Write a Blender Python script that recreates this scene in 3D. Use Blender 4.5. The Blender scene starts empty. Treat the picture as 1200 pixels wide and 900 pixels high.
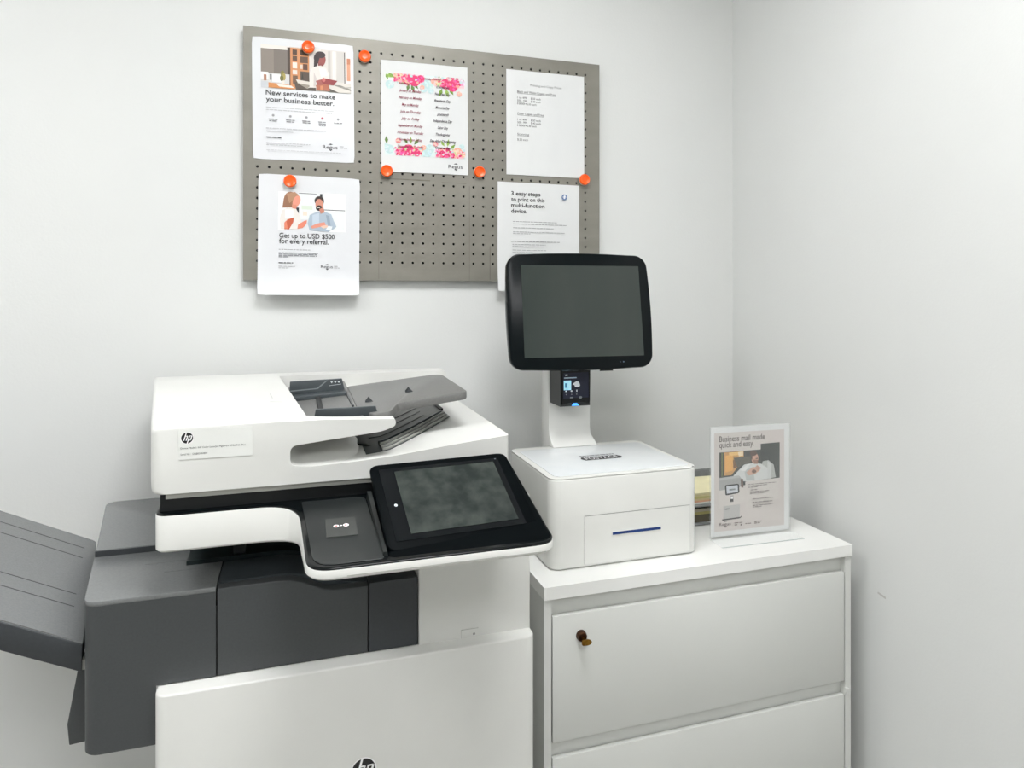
import bpy, bmesh, math, random
from mathutils import Vector, Matrix
random.seed(7)
C = bpy.context.scene.collection
R = math.radians

# ------------------------------------------------------------------ materials
def lin(c):
    f = lambda v: v/12.92 if v <= .04045 else ((v+.055)/1.055)**2.4
    return tuple(f(x/255.) for x in c) + (1.,)

def mat(name, rgb, rough=.5, metal=0., spec=.5, noise=None, bump=None, coat=0., emis=None, trans=0., ior=1.45, alpha=1.):
    m = bpy.data.materials.new(name); m.use_nodes = True
    nt = m.node_tree; b = nt.nodes['Principled BSDF']
    b.inputs['Base Color'].default_value = lin(rgb)
    b.inputs['Roughness'].default_value = rough
    b.inputs['Metallic'].default_value = metal
    b.inputs['Specular IOR Level'].default_value = spec
    b.inputs['Coat Weight'].default_value = coat
    b.inputs['Coat Roughness'].default_value = .05
    b.inputs['Transmission Weight'].default_value = trans
    b.inputs['IOR'].default_value = ior
    b.inputs['Alpha'].default_value = alpha
    if emis:
        b.inputs['Emission Color'].default_value = lin(emis[0]); b.inputs['Emission Strength'].default_value = emis[1]
    tc = nt.nodes.new('ShaderNodeTexCoord')
    if noise:
        sc, rgb2, st = noise[:3]
        mp = nt.nodes.new('ShaderNodeMapping'); mp.inputs['Scale'].default_value = st
        n = nt.nodes.new('ShaderNodeTexNoise'); n.inputs['Scale'].default_value = sc; n.inputs['Detail'].default_value = 5
        r = nt.nodes.new('ShaderNodeValToRGB')
        lo, hi = noise[3] if len(noise) > 3 else (.3, .7)
        r.color_ramp.elements[0].position = lo; r.color_ramp.elements[1].position = hi
        r.color_ramp.elements[0].color = lin(rgb); r.color_ramp.elements[1].color = lin(rgb2)
        nt.links.new(tc.outputs['Object'], mp.inputs[0]); nt.links.new(mp.outputs[0], n.inputs[0])
        nt.links.new(n.outputs[0], r.inputs[0]); nt.links.new(r.outputs[0], b.inputs['Base Color'])
    if bump:
        sc, st = bump
        n = nt.nodes.new('ShaderNodeTexNoise'); n.inputs['Scale'].default_value = sc; n.inputs['Detail'].default_value = 4
        bp = nt.nodes.new('ShaderNodeBump'); bp.inputs['Strength'].default_value = st; bp.inputs['Distance'].default_value = .002
        nt.links.new(tc.outputs['Object'], n.inputs[0]); nt.links.new(n.outputs[0], bp.inputs['Height'])
        nt.links.new(bp.outputs[0], b.inputs['Normal'])
    return m

M = {}
M['wall'] = mat('painted_wall', (220,221,219), .85, noise=(2.2,(216,217,215),(1,1,1)), bump=(180,.12))
M['ceiling'] = mat('ceiling_paint', (235,235,232), .9, bump=(120,.1))
M['floor'] = mat('pale_bounce_floor', (176,174,168), .6, noise=(140,(160,158,152),(1,1,1)), bump=(300,.5))  # unseen floor, made pale to bounce light up from below
M['skirt'] = mat('skirting_vinyl', (90,90,90), .5, bump=(40,.05))
M['white'] = mat('white_plastic', (219,219,215), .34, noise=(9,(215,215,211),(1,1,1)), bump=(500,.03))
M['white2'] = mat('gloss_white_plastic', (226,226,222), .2, noise=(9,(222,222,218),(1,1,1)))
M['steel'] = mat('white_enamelled_steel', (213,214,210), .4, noise=(3,(209,210,206),(1,1,1)), bump=(260,.05))
M['lam'] = mat('white_laminate', (236,236,233), .35, noise=(3,(232,232,229),(1,1,1)), bump=(300,.03))
M['offgrey'] = mat('pale_grey_plastic', (176,176,170), .4, noise=(8,(168,168,162),(1,1,1)))
M['grey'] = mat('charcoal_plastic', (70,73,74), .42, noise=(300,(66,68,70),(1,1,1)), bump=(900,.12))
M['grey2'] = mat('dark_grey_plastic', (58,61,64), .38, noise=(200,(54,57,60),(1,1,1)), bump=(700,.08))
M['topgrey'] = mat('toplit_grey_plastic', (124,126,126), .26, noise=(300,(117,119,119),(1,1,1)), bump=(900,.1))  # paler grey with top light painted in, for upward finisher and tray faces
M['traygrey'] = mat('feeder_grey_plastic', (112,112,110), .38, noise=(300,(104,104,102),(1,1,1)), bump=(900,.1))
M['guide'] = mat('guide_grey_plastic', (66,72,75), .35, noise=(60,(60,66,69),(1,1,1)))
M['black'] = mat('gloss_black_plastic', (6,10,12), .15, spec=.32, noise=(20,(4,8,10),(1,1,1)))
M['pblack'] = mat('panel_black_plastic', (3,7,9), .5, spec=.05, noise=(20,(2,5,7),(1,1,1)))
M['bezel'] = mat('monitor_black_plastic', (3,10,13), .22, spec=.22, noise=(20,(2,8,11),(1,1,1)))
M['satin'] = mat('satin_black_plastic', (30,33,34), .32, noise=(6,(40,44,43),(1,1,1)), bump=(800,.06))
M['glass'] = mat('screen_smudged_glass', (36,41,40), .2, spec=.3, noise=(42,(62,68,64),(1,1,1),(.35,.72)))
M['glass2'] = mat('screen_reflection_glass', (50,57,55), .12, spec=.35, noise=(5,(60,65,61),(1,.2,.3)))  # grey base paints in part of the room's reflection on the monitor
M['void'] = mat('dark_parts_and_shade', (10,14,16), .5, noise=(20,(14,18,20),(1,1,1)))  # near-black for dark parts, also painting shade in gaps and openings
M['teal'] = mat('dark_tray_plastic', (18,29,31), .35, noise=(60,(24,36,37),(1,1,1)))
M['pad'] = mat('matte_dark_pad', (62,64,66), .9, spec=.05, noise=(60,(56,58,60),(1,1,1)))
M['rib'] = mat('tray_rib_plastic', (178,178,172), .4, noise=(60,(168,168,162),(1,1,1)))
M['paper'] = mat('white_paper', (222,223,222), .6, noise=(6,(214,215,215),(1,.3,.3)), bump=(22,.25))
M['sleeve'] = mat('clear_sleeve_film', (224,225,227), .18, noise=(6,(219,220,223),(1,1,1)))
M['orange'] = mat('orange_magnet_plastic', (250,98,14), .28, noise=(60,(242,84,8),(1,1,1)), coat=.4, emis=((255,80,0),.10))  # faint glow added to brighten the magnet caps
M['cream'] = mat('magnet_cream_base', (226,208,186), .4, noise=(60,(214,196,172),(1,1,1)))
M['brass'] = mat('brass_metal', (170,128,52), .28, metal=1., noise=(90,(120,84,34),(1,1,1)))
M['bronze'] = mat('bronze_lock_metal', (96,66,48), .35, metal=.9, noise=(90,(60,42,32),(1,1,1)))
M['blue'] = mat('blue_slot_light', (20,52,110), .3, noise=(60,(14,34,84),(1,1,1)), emis=((24,70,150),.15))
M['lcd'] = mat('lit_display', (150,205,225), .3, noise=(150,(215,235,240),(1,1,1)), emis=((120,200,235),.55))
M['lcdb'] = mat('display_background', (8,14,34), .15, noise=(30,(10,20,50),(1,1,1)))
M['led'] = mat('blue_led_lens', (70,160,235), .3, noise=(30,(90,180,245),(1,1,1)), emis=((60,150,240),1.2))
def acrylic():
    m = bpy.data.materials.new('clear_acrylic'); m.use_nodes = True
    nt = m.node_tree; b = nt.nodes['Principled BSDF']; b.inputs['Base Color'].default_value = (.9,.93,.92,1); b.inputs['Roughness'].default_value = .06
    out = nt.nodes['Material Output']; tr = nt.nodes.new('ShaderNodeBsdfTransparent'); mx = nt.nodes.new('ShaderNodeMixShader')
    lw = nt.nodes.new('ShaderNodeLayerWeight'); lw.inputs[0].default_value = .35
    mr = nt.nodes.new('ShaderNodeMapRange'); mr.inputs['To Min'].default_value = .02; mr.inputs['To Max'].default_value = .30
    nt.links.new(lw.outputs['Facing'], mr.inputs[0]); nt.links.new(mr.outputs[0], mx.inputs[0])
    nt.links.new(tr.outputs[0], mx.inputs[1]); nt.links.new(b.outputs[0], mx.inputs[2]); nt.links.new(mx.outputs[0], out.inputs[0])
    return m
M['acryl'] = acrylic()
M['wire'] = mat('grey_wire_metal', (142,144,143), .4, metal=.0, noise=(60,(130,132,131),(1,1,1)))
M['flyer'] = mat('taupe_printed_paper', (202,196,191), .5, noise=(4,(209,199,196),(1,1,1)))
M['lampoff'] = mat('light_frame_metal', (230,230,230), .4, noise=(30,(224,224,224),(1,1,1)))

def board_mat():
    m = mat('brushed_taupe_steel', (146,143,134), .45, metal=.3, noise=(7,(132,129,120),(1,1,2.5),(.3,.75)), bump=(300,.04))
    nt = m.node_tree; b = nt.nodes['Principled BSDF']
    src = b.inputs['Base Color'].links[0].from_socket
    n = nt.nodes.new('ShaderNodeTexNoise'); n.inputs['Scale'].default_value = 900
    mp = nt.nodes.new('ShaderNodeMapping'); mp.inputs['Scale'].default_value = (1,1,1)
    tc = nt.nodes.new('ShaderNodeTexCoord')
    mx = nt.nodes.new('ShaderNodeMixRGB'); mx.blend_type = 'MULTIPLY'; mx.inputs['Fac'].default_value = .18
    nt.links.new(tc.outputs['Object'], mp.inputs[0]); nt.links.new(mp.outputs[0], n.inputs[0])
    nt.links.new(src, mx.inputs[1]); nt.links.new(n.outputs[0], mx.inputs[2]); nt.links.new(mx.outputs[0], b.inputs['Base Color'])
    return m
M['board'] = board_mat()

def ink_mat():
    m = bpy.data.materials.new('printed_ink'); m.use_nodes = True
    nt = m.node_tree; b = nt.nodes['Principled BSDF']; b.inputs['Roughness'].default_value = .55
    a = nt.nodes.new('ShaderNodeVertexColor'); a.layer_name = 'Col'
    nt.links.new(a.outputs['Color'], b.inputs['Base Color'])
    return m
M['ink'] = ink_mat()

# ------------------------------------------------------------------ object helpers
def thing(name, label, cat, loc, group=None):
    o = bpy.data.objects.new(name, None); C.objects.link(o); o.location = loc
    o.empty_display_size = .05
    o['label'] = label; o['category'] = cat
    if group: o['group'] = group
    o['_o'] = 1
    return o

def origin(p):
    v = Vector((0,0,0))
    while p is not None:
        v += Vector(p.location); p = p.parent
    return v

def finish(name, bm, material, parent=None, smooth=35, tri=False):
    off = origin(parent) if parent else Vector((0,0,0))
    for v in bm.verts: v.co -= off
    bmesh.ops.recalc_face_normals(bm, faces=bm.faces)
    me = bpy.data.meshes.new(name); bm.to_mesh(me); bm.free()
    mats = material if isinstance(material, (list, tuple)) else [material]
    for m in mats: me.materials.append(m)
    if smooth:
        for p in me.polygons: p.use_smooth = True
        me.set_sharp_from_angle(angle=R(smooth))
    o = bpy.data.objects.new(name, me); C.objects.link(o)
    if parent: o.parent = parent
    return o

def top(o, label, cat, group=None):
    """make a single-mesh thing top-level tagged, origin at its own base"""
    me = o.data
    xs = [v.co for v in me.vertices]
    c = Vector((sum(v.x for v in xs)/len(xs), sum(v.y for v in xs)/len(xs), min(v.z for v in xs)))
    for v in me.vertices: v.co -= c
    o.location = c
    o['label'] = label; o['category'] = cat
    if group: o['group'] = group
    return o

def struct(o):
    o['kind'] = 'structure'; return o

def bevel(bm, w, seg=3, ang=30, edges=None):
    if edges is None:
        edges = [e for e in bm.edges if len(e.link_faces) == 2 and e.calc_face_angle(0) > R(ang)]
    if w > 0 and edges:
        bmesh.ops.bevel(bm, geom=edges, offset=w, segments=seg, affect='EDGES', profile=.5, clamp_overlap=True)

def box_bm(x0,x1,y0,y1,z0,z1, bm=None):
    b = bm or bmesh.new()
    v = [b.verts.new(p) for p in [(x0,y0,z0),(x1,y0,z0),(x1,y1,z0),(x0,y1,z0),(x0,y0,z1),(x1,y0,z1),(x1,y1,z1),(x0,y1,z1)]]
    for f in [(0,3,2,1),(4,5,6,7),(0,1,5,4),(1,2,6,5),(2,3,7,6),(3,0,4,7)]: b.faces.new([v[i] for i in f])
    return b

def box(name, x0,x1,y0,y1,z0,z1, m, parent=None, bev=.002, seg=3):
    b = box_bm(x0,x1,y0,y1,z0,z1); bevel(b, bev, seg)
    return finish(name, b, m, parent)

def vbox(name, x0,x1,y0,y1,z0,z1, m, parent=None, rv=.02, r=.004):
    """box with big rounded vertical corners and small rounding elsewhere"""
    b = box_bm(x0,x1,y0,y1,z0,z1)
    ve = [e for e in b.edges if abs(e.verts[0].co.z-e.verts[1].co.z) > 1e-6]
    bevel(b, rv, 8, edges=ve)
    b.normal_update()
    te = [e for e in b.edges if len(e.link_faces)==2 and (abs(e.link_faces[0].normal.z) > .9) != (abs(e.link_faces[1].normal.z) > .9)]
    bevel(b, r, 3, edges=te)
    return finish(name, b, m, parent)

def loft_bm(rings, cap0=True, cap1=True, closed=True):
    b = bmesh.new(); vr = [[b.verts.new(p) for p in r] for r in rings]
    n = len(rings[0])
    for a, c in zip(vr, vr[1:]):
        for i in range(n if closed else n-1):
            j = (i+1) % n; b.faces.new((a[i], a[j], c[j], c[i]))
    if cap0: b.faces.new(vr[0][::-1])
    if cap1: b.faces.new(vr[-1])
    b.normal_update()
    return b

def prism_y(pts, y0, y1, shift=None):
    """XZ outline extruded in Y; shift(x,z)->dx applied at back"""
    r0 = [(x,y0,z) for x,z in pts]; r1 = [(x+(shift(x,z) if shift else 0),y1,z) for x,z in pts]
    return loft_bm([r0,r1])

def prism_z(pts, z0, z1):
    return loft_bm([[(x,y,z0) for x,y in pts],[(x,y,z1) for x,y in pts]])

def prism_x(pts, x0, x1):
    return loft_bm([[(x0,y,z) for y,z in pts],[(x1,y,z) for y,z in pts]])

def round_poly(pts, rads, seg=6):
    """round the corners of a 2-D polygon"""
    out = []; n = len(pts)
    for i in range(n):
        p = Vector(pts[i]); a = Vector(pts[i-1]); c = Vector(pts[(i+1)%n])
        r = rads[i] if isinstance(rads, (list,tuple)) else rads
        if r <= 0: out.append((p.x,p.y)); continue
        d1 = (a-p); d2 = (c-p); l1 = d1.length; l2 = d2.length; d1.normalize(); d2.normalize()
        t = min(r, l1*.49, l2*.49)
        s = p+d1*t; e = p+d2*t
        for k in range(seg+1):
            u = k/seg; q = s*(1-u)**2 + p*2*u*(1-u) + e*u**2
            out.append((q.x,q.y))
    return out

def boolean(target, cutters):
    for c in cutters:
        md = target.modifiers.new('b','BOOLEAN'); md.operation = 'DIFFERENCE'; md.solver = 'EXACT'; md.object = c
    dg = bpy.context.evaluated_depsgraph_get()
    me = bpy.data.meshes.new_from_object(target.evaluated_get(dg))
    target.modifiers.clear()
    old = target.data; target.data = me
    for c in cutters:
        cm = c.data; bpy.data.objects.remove(c); bpy.data.meshes.remove(cm)
    bpy.data.meshes.remove(old)
    return target

def tube(name, pts, rad, m, parent=None, seg=8):
    b = bmesh.new(); prev = None; rings = []
    P = [Vector(p) for p in pts]
    for i,p in enumerate(P):
        d = (P[min(i+1,len(P)-1)]-P[max(i-1,0)]).normalized()
        up = Vector((0,0,1)) if abs(d.z) < .9 else Vector((1,0,0))
        s = d.cross(up).normalized(); t = s.cross(d).normalized()
        rings.append([p + (s*math.cos(a)+t*math.sin(a))*rad for a in [2*math.pi*k/seg for k in range(seg)]])
    b = loft_bm(rings)
    return finish(name, b, m, parent)

# planar frames: (origin, right, up) ; a point (a,b,c) = o + a*right + b*up + c*normal(toward viewer)
class Frame:
    def __init__(s, o, r, u, bow=None):
        s.o = Vector(o); s.r = Vector(r).normalized(); s.u = Vector(u).normalized(); s.n = s.r.cross(s.u); s.bow = bow
        if s.n.y > 0 and abs(s.n.y) > .3: pass
    def p(s, a, b, c=0.):
        if s.bow: c = c + s.bow(a, b)
        return s.o + s.r*a + s.u*b + s.n*c

def art(name, frame, polys, parent, base=.0004, step=.00003):
    """flat coloured polygons printed on a frame. polys: (rgb, [(a,b)...])"""
    b = bmesh.new(); lay = b.loops.layers.float_color.new('Col')
    k = 0
    for rgb, pts in polys:
        c = lin(rgb); off = base + step*k; k += 1
        try: f = b.faces.new([b.verts.new(frame.p(x,y,off)) for x,y in pts])
        except ValueError: continue
        for l in f.loops: l[lay] = c
    big = [f for f in b.faces if len(f.verts) > 4]
    if big: bmesh.ops.triangulate(b, faces=big)
    off = origin(parent)
    for v in b.verts: v.co -= off
    me = bpy.data.meshes.new(name); b.to_mesh(me); b.free(); me.materials.append(M['ink'])
    o = bpy.data.objects.new(name, me); C.objects.link(o); o.parent = parent
    return o

_txt = {}
def text_bm(body, shear=0., bold=0.):
    key = (body, shear, bold)
    if key not in _txt:
        cu = bpy.data.curves.new('t','FONT'); cu.body = body; cu.size = 1; cu.shear = shear; cu.offset = bold
        cu.resolution_u = 3
        ob = bpy.data.objects.new('t', cu); C.objects.link(ob)
        dg = bpy.context.evaluated_depsgraph_get(); dg.update()
        me = bpy.data.meshes.new_from_object(ob.evaluated_get(dg))
        V = [(v.co.x, v.co.y) for v in me.vertices]; F = [tuple(p.vertices) for p in me.polygons]
        bpy.data.objects.remove(ob); bpy.data.curves.remove(cu); bpy.data.meshes.remove(me)
        _txt[key] = (V, F)
    return _txt[key]

def text(name, frame, lines, parent, off=.0012, bold=0.):
    """lines: (string, a, b, width or None, size, rgb[, shear])  a,b = left end of the baseline"""
    b = bmesh.new(); lay = b.loops.layers.float_color.new('Col')
    for ln in lines:
        s, a, bb, w, size, rgb = ln[:6]; sh = ln[6] if len(ln) > 6 else 0
        V, F = text_bm(s, sh, bold)
        if not V: continue
        x0 = min(v[0] for v in V); x1 = max(v[0] for v in V)
        kx = (w/(x1-x0)) if w else size; ky = size
        c = lin(rgb)
        vs = [b.verts.new(frame.p(a+(x-x0)*kx, bb+y*ky, off)) for x,y in V]
        for f in F:
            try: ff = b.faces.new([vs[i] for i in f])
            except ValueError: continue
            for l in ff.loops: l[lay] = c
    o_ = origin(parent)
    for v in b.verts: v.co -= o_
    me = bpy.data.meshes.new(name); b.to_mesh(me); b.free(); me.materials.append(M['ink'])
    o = bpy.data.objects.new(name, me); C.objects.link(o); o.parent = parent
    return o

def rect(x0,y0,x1,y1): return [(x0,y0),(x1,y0),(x1,y1),(x0,y1)]
def ell(cx,cy,rx,ry,n=14,rot=0.):
    out = []
    for k in range(n):
        a = 2*math.pi*k/n; x = rx*math.cos(a); y = ry*math.sin(a)
        out.append((cx+x*math.cos(rot)-y*math.sin(rot), cy+x*math.sin(rot)+y*math.cos(rot)))
    return out
def dashes(a, b, w, rgb=(150,150,152), h=.0016, seed=1):
    """an illegible line of small print"""
    rnd = random.Random(seed); out = []; x = a
    while x < a+w-.002:
        l = min(rnd.uniform(.004,.013), a+w-x)
        out.append((rgb, rect(x, b, x+l, b+h))); x += l+.0016
    return out

def hp_logo(name, fr, cx, cy, r, parent, base=.0004):
    K = (14,14,16); Wt = (240,240,240)
    P = [(Wt, ell(cx,cy,r*1.1,r*1.1,40)), (K, ell(cx,cy,r,r,40))]
    s = .3
    def bar(x0,x1,y0,y1): return [(cx+r*(x0+s*y0),cy+r*y0),(cx+r*(x1+s*y0),cy+r*y0),(cx+r*(x1+s*y1),cy+r*y1),(cx+r*(x0+s*y1),cy+r*y1)]
    for q in [bar(-.50,-.32,-.48,1.0), bar(-.32,-.02,.28,.42), bar(-.10,.08,-.48,.36),
              bar(.22,.40,-1.0,.42), bar(.40,.70,.28,.42), bar(.62,.80,-.40,.36), bar(.40,.72,-.48,-.34)]:
        P.append((Wt, q))
    return art(name, fr, P, parent, base, .00005)

def regus(fr, a, b, w, parent, rgb=(70,70,74), name='printed_logo'):
    """word logo with a small crest of dots over the g"""
    h = w*.30
    text(name, fr, [('Regus', a, b, w, h*1.15, rgb)], parent)
    P = []
    gx = a+w*.53
    for dx,dy,rr in [(0,.95,.045),(-.07,.93,.03),(.07,.93,.03),(-.12,.87,.02),(.12,.87,.02),(0,-.32,.05),(-.08,-.26,.03),(.08,-.26,.03)]:
        P.append((rgb, ell(gx+dx*w, b+dy*h*1.1, rr*w, rr*w, 8)))
    art(name+'_crest', fr, P, parent, .0011)

# ------------------------------------------------------------------ room shell
XR, YW, XL, YF, H = 1.249, 1.74, -2.3, -3.2, 2.75
def shell(name, *a, m='wall'):
    return struct(finish(name, box_bm(*a), M[m], smooth=0))
shell('wall_back', XL-.1, XR+.1, YW, YW+.1, 0, H)
shell('wall_right', XR, XR+.1, YF-.1, YW, 0, H)
shell('wall_left', XL-.1, XL, YF-.1, YW, 0, H)
shell('wall_front', XL, XR, YF-.1, YF, 0, H)
shell('floor', XL-.1, XR+.1, YF-.1, YW+.1, -.1, 0, m='floor')
shell('ceiling', XL-.1, XR+.1, YF-.1, YW+.1, H, H+.1, m='ceiling')
shell('baseboard_back', XL, XR, YW-.008, YW, 0, .1, m='skirt')
shell('baseboard_right', XR-.008, XR, YF, YW-.008, 0, .1, m='skirt')

# small scuff marks on the right-hand wall
sc_ = prism_x([(1.208,.8225),(1.186,.8185),(1.186,.8235),(1.207,.8265)], XR-.0006, XR-.0001)
struct(finish('trim_1', sc_, mat('wall_scuff', (188,186,182), .9, noise=(60,(200,199,196),(1,1,1)))))

def ceiling_light(x, y, e, label, sx=.6, sy=.6):
    t = thing('ceiling_light', label, 'light', (x,y,H-.03), 'ceiling light panels')
    b = bmesh.new()
    for a in [(x-sx/2-.02,x+sx/2+.02,y-sy/2-.02,y-sy/2),(x-sx/2-.02,x+sx/2+.02,y+sy/2,y+sy/2+.02),(x-sx/2-.02,x-sx/2,y-sy/2,y+sy/2),(x+sx/2,x+sx/2+.02,y-sy/2,y+sy/2)]:
        box_bm(*a, H-.03, H, b)
    finish('frame', b, M['lampoff'], t)
    m = mat('lit_diffuser', (255,255,255), .5, emis=((252,253,254), e), noise=(30,(250,250,250),(1,1,1)))
    finish('diffuser', box_bm(x-sx/2,x+sx/2,y-sy/2,y+sy/2,H-.022,H-.012), m, t)
LIGHTS = [(.30,.55,23.), (-1.2,.55,21.), (.35,-1.3,17.), (-1.2,-1.3,17.)]
for (x,y,e),lb in zip(LIGHTS, ['square ceiling light panel above the filing cabinet','square ceiling light panel above the left end of the room','square ceiling light panel behind the viewer to the right','square ceiling light panel behind the viewer to the left']):
    ceiling_light(x,y,e,lb)

# ------------------------------------------------------------------ perforated board
BX0, BX1, BZ0, BZ1, BY = -.115, .8035, 1.528, 2.1275, 1.72
board = thing('pegboard', 'grey perforated metal noticeboard on the back wall', 'noticeboard', ((BX0+BX1)/2, BY, BZ0))
b = bmesh.new()
NX, NZ, PX, PZ = 33, 22, .0264, .02485
gx0 = -.0837-PX/2; gz0 = 1.5735-PZ/2
hr = .0033
cache = {}
def gv(x,z):
    k = (round(x,5), round(z,5))
    if k not in cache: cache[k] = b.verts.new((x,BY,z))
    return cache[k]
for i in range(NX):
    for j in range(NZ):
        x0 = gx0+i*PX; z0 = gz0+j*PZ; cx = x0+PX/2; cz = z0+PZ/2
        o8 = [gv(x0,z0),gv(cx,z0),gv(x0+PX,z0),gv(x0+PX,cz),gv(x0+PX,z0+PZ),gv(cx,z0+PZ),gv(x0,z0+PZ),gv(x0,cz)]
        an = [225,270,315,0,45,90,135,180]
        i8 = [b.verts.new((cx+hr*math.cos(R(a)),BY,cz+hr*math.sin(R(a)))) for a in an]
        k8 = [b.verts.new((v.co.x,BY+.003,v.co.z)) for v in i8]
        for k in range(8):
            l = (k+1)%8
            b.faces.new((o8[k],o8[l],i8[l],i8[k])); b.faces.new((i8[k],i8[l],k8[l],k8[k]))
gx1 = gx0+NX*PX; gz1 = gz0+NZ*PZ
def q(x0,x1,z0,z1):
    b.faces.new([b.verts.new(p) for p in [(x0,BY,z0),(x1,BY,z0),(x1,BY,z1),(x0,BY,z1)]])
q(BX0,gx0,BZ0,BZ1); q(gx1,BX1,BZ0,BZ1); q(gx0,gx1,BZ0,gz0); q(gx0,gx1,gz1,BZ1)
for (xa,za,xb,zb) in [(BX0,BZ0,BX1,BZ0),(BX1,BZ0,BX1,BZ1),(BX1,BZ1,BX0,BZ1),(BX0,BZ1,BX0,BZ0)]:
    b.faces.new([b.verts.new(p) for p in [(xa,BY,za),(xb,BY,zb),(xb,BY+.0199,zb),(xa,BY+.0199,za)]])
finish('perforated_sheet', b, M['board'], board, smooth=0)
finish('hole_shade_panel', box_bm(BX0+.004,BX1-.004,BY+.006,BY+.0185,BZ0+.004,BZ1-.004), M['void'], board, smooth=0)  # added dark panel, painting the shade seen through the holes
# faint seams and scuffs where sheets used to hang
fb = Frame((0,BY,0),(1,0,0),(0,0,1))
stain = mat('board_seam_mark', (112,108,99), .6, metal=.2, noise=(40,(122,118,108),(1,1,1)))
for x0,x1,z0,z1 in [(.2000,.2010,1.531,1.775),(.4330,.4340,1.531,1.775),(.208,.330,1.7820,1.7850),(.36,.425,1.7800,1.7815),(.488,.490,1.531,1.62)]:
    b = bmesh.new(); b.faces.new([b.verts.new(p) for p in [(x0,BY-.0003,z0),(x1,BY-.0003,z0),(x1,BY-.0003,z1),(x0,BY-.0003,z1)]])
    finish('seam_line', b, stain, board, smooth=0)

# ------------------------------------------------------------------ pinned sheets
def sheet(label, x, z, w, h, rot, bow=None, sleeve=False, y=BY-.0016):
    """x,z = top-left corner"""
    r = (math.cos(R(rot)),0,math.sin(R(rot))); u = (-math.sin(R(rot)),0,math.cos(R(rot)))
    f = Frame((x,y,z), r, u, bow)           # normal = r x u -> points to -Y
    t = thing('paper_notice', label, 'notice', f.p(0,-h,0))
    b = bmesh.new(); n, m = 12, 16
    rc = .006 if sleeve else 0
    for back in (0,1):
        off = -.0004*back
        g = []
        for j in range(m+1):
            row = []
            for i in range(n+1):
                a = w*i/n; v = -h*j/m
                if sleeve and i in (0,n) and j in (0,m): a += (.0016 if i == 0 else -.0016); v += (-.0016 if j == 0 else .0016)
                row.append(b.verts.new(f.p(a,v,off)))
            g.append(row)
        for j in range(m):
            for i in range(n):
                b.faces.new((g[j][i],g[j][i+1],g[j+1][i+1],g[j+1][i]))
        if back == 0: g0 = g
    edge0 = [g0[0][i] for i in range(n+1)]+[g0[j][n] for j in range(1,m+1)]+[g0[m][i] for i in range(n-1,-1,-1)]+[g0[j][0] for j in range(m-1,0,-1)]
    edge1 = [g[0][i] for i in range(n+1)]+[g[j][n] for j in range(1,m+1)]+[g[m][i] for i in range(n-1,-1,-1)]+[g[j][0] for j in range(m-1,0,-1)]
    for k in range(len(edge0)):
        l = (k+1)%len(edge0); b.faces.new((edge0[k],edge0[l],edge1[l],edge1[k]))
    finish('paper', b, M['sleeve'] if sleeve else M['paper'], t, smooth=60)
    return t, f

def pic(x0, y0, w, h):
    """normalised picture coordinates (0..1, y down) -> sheet coordinates"""
    return lambda pts: [(x0+w*px, y0-h*py) for px,py in pts]

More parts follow.
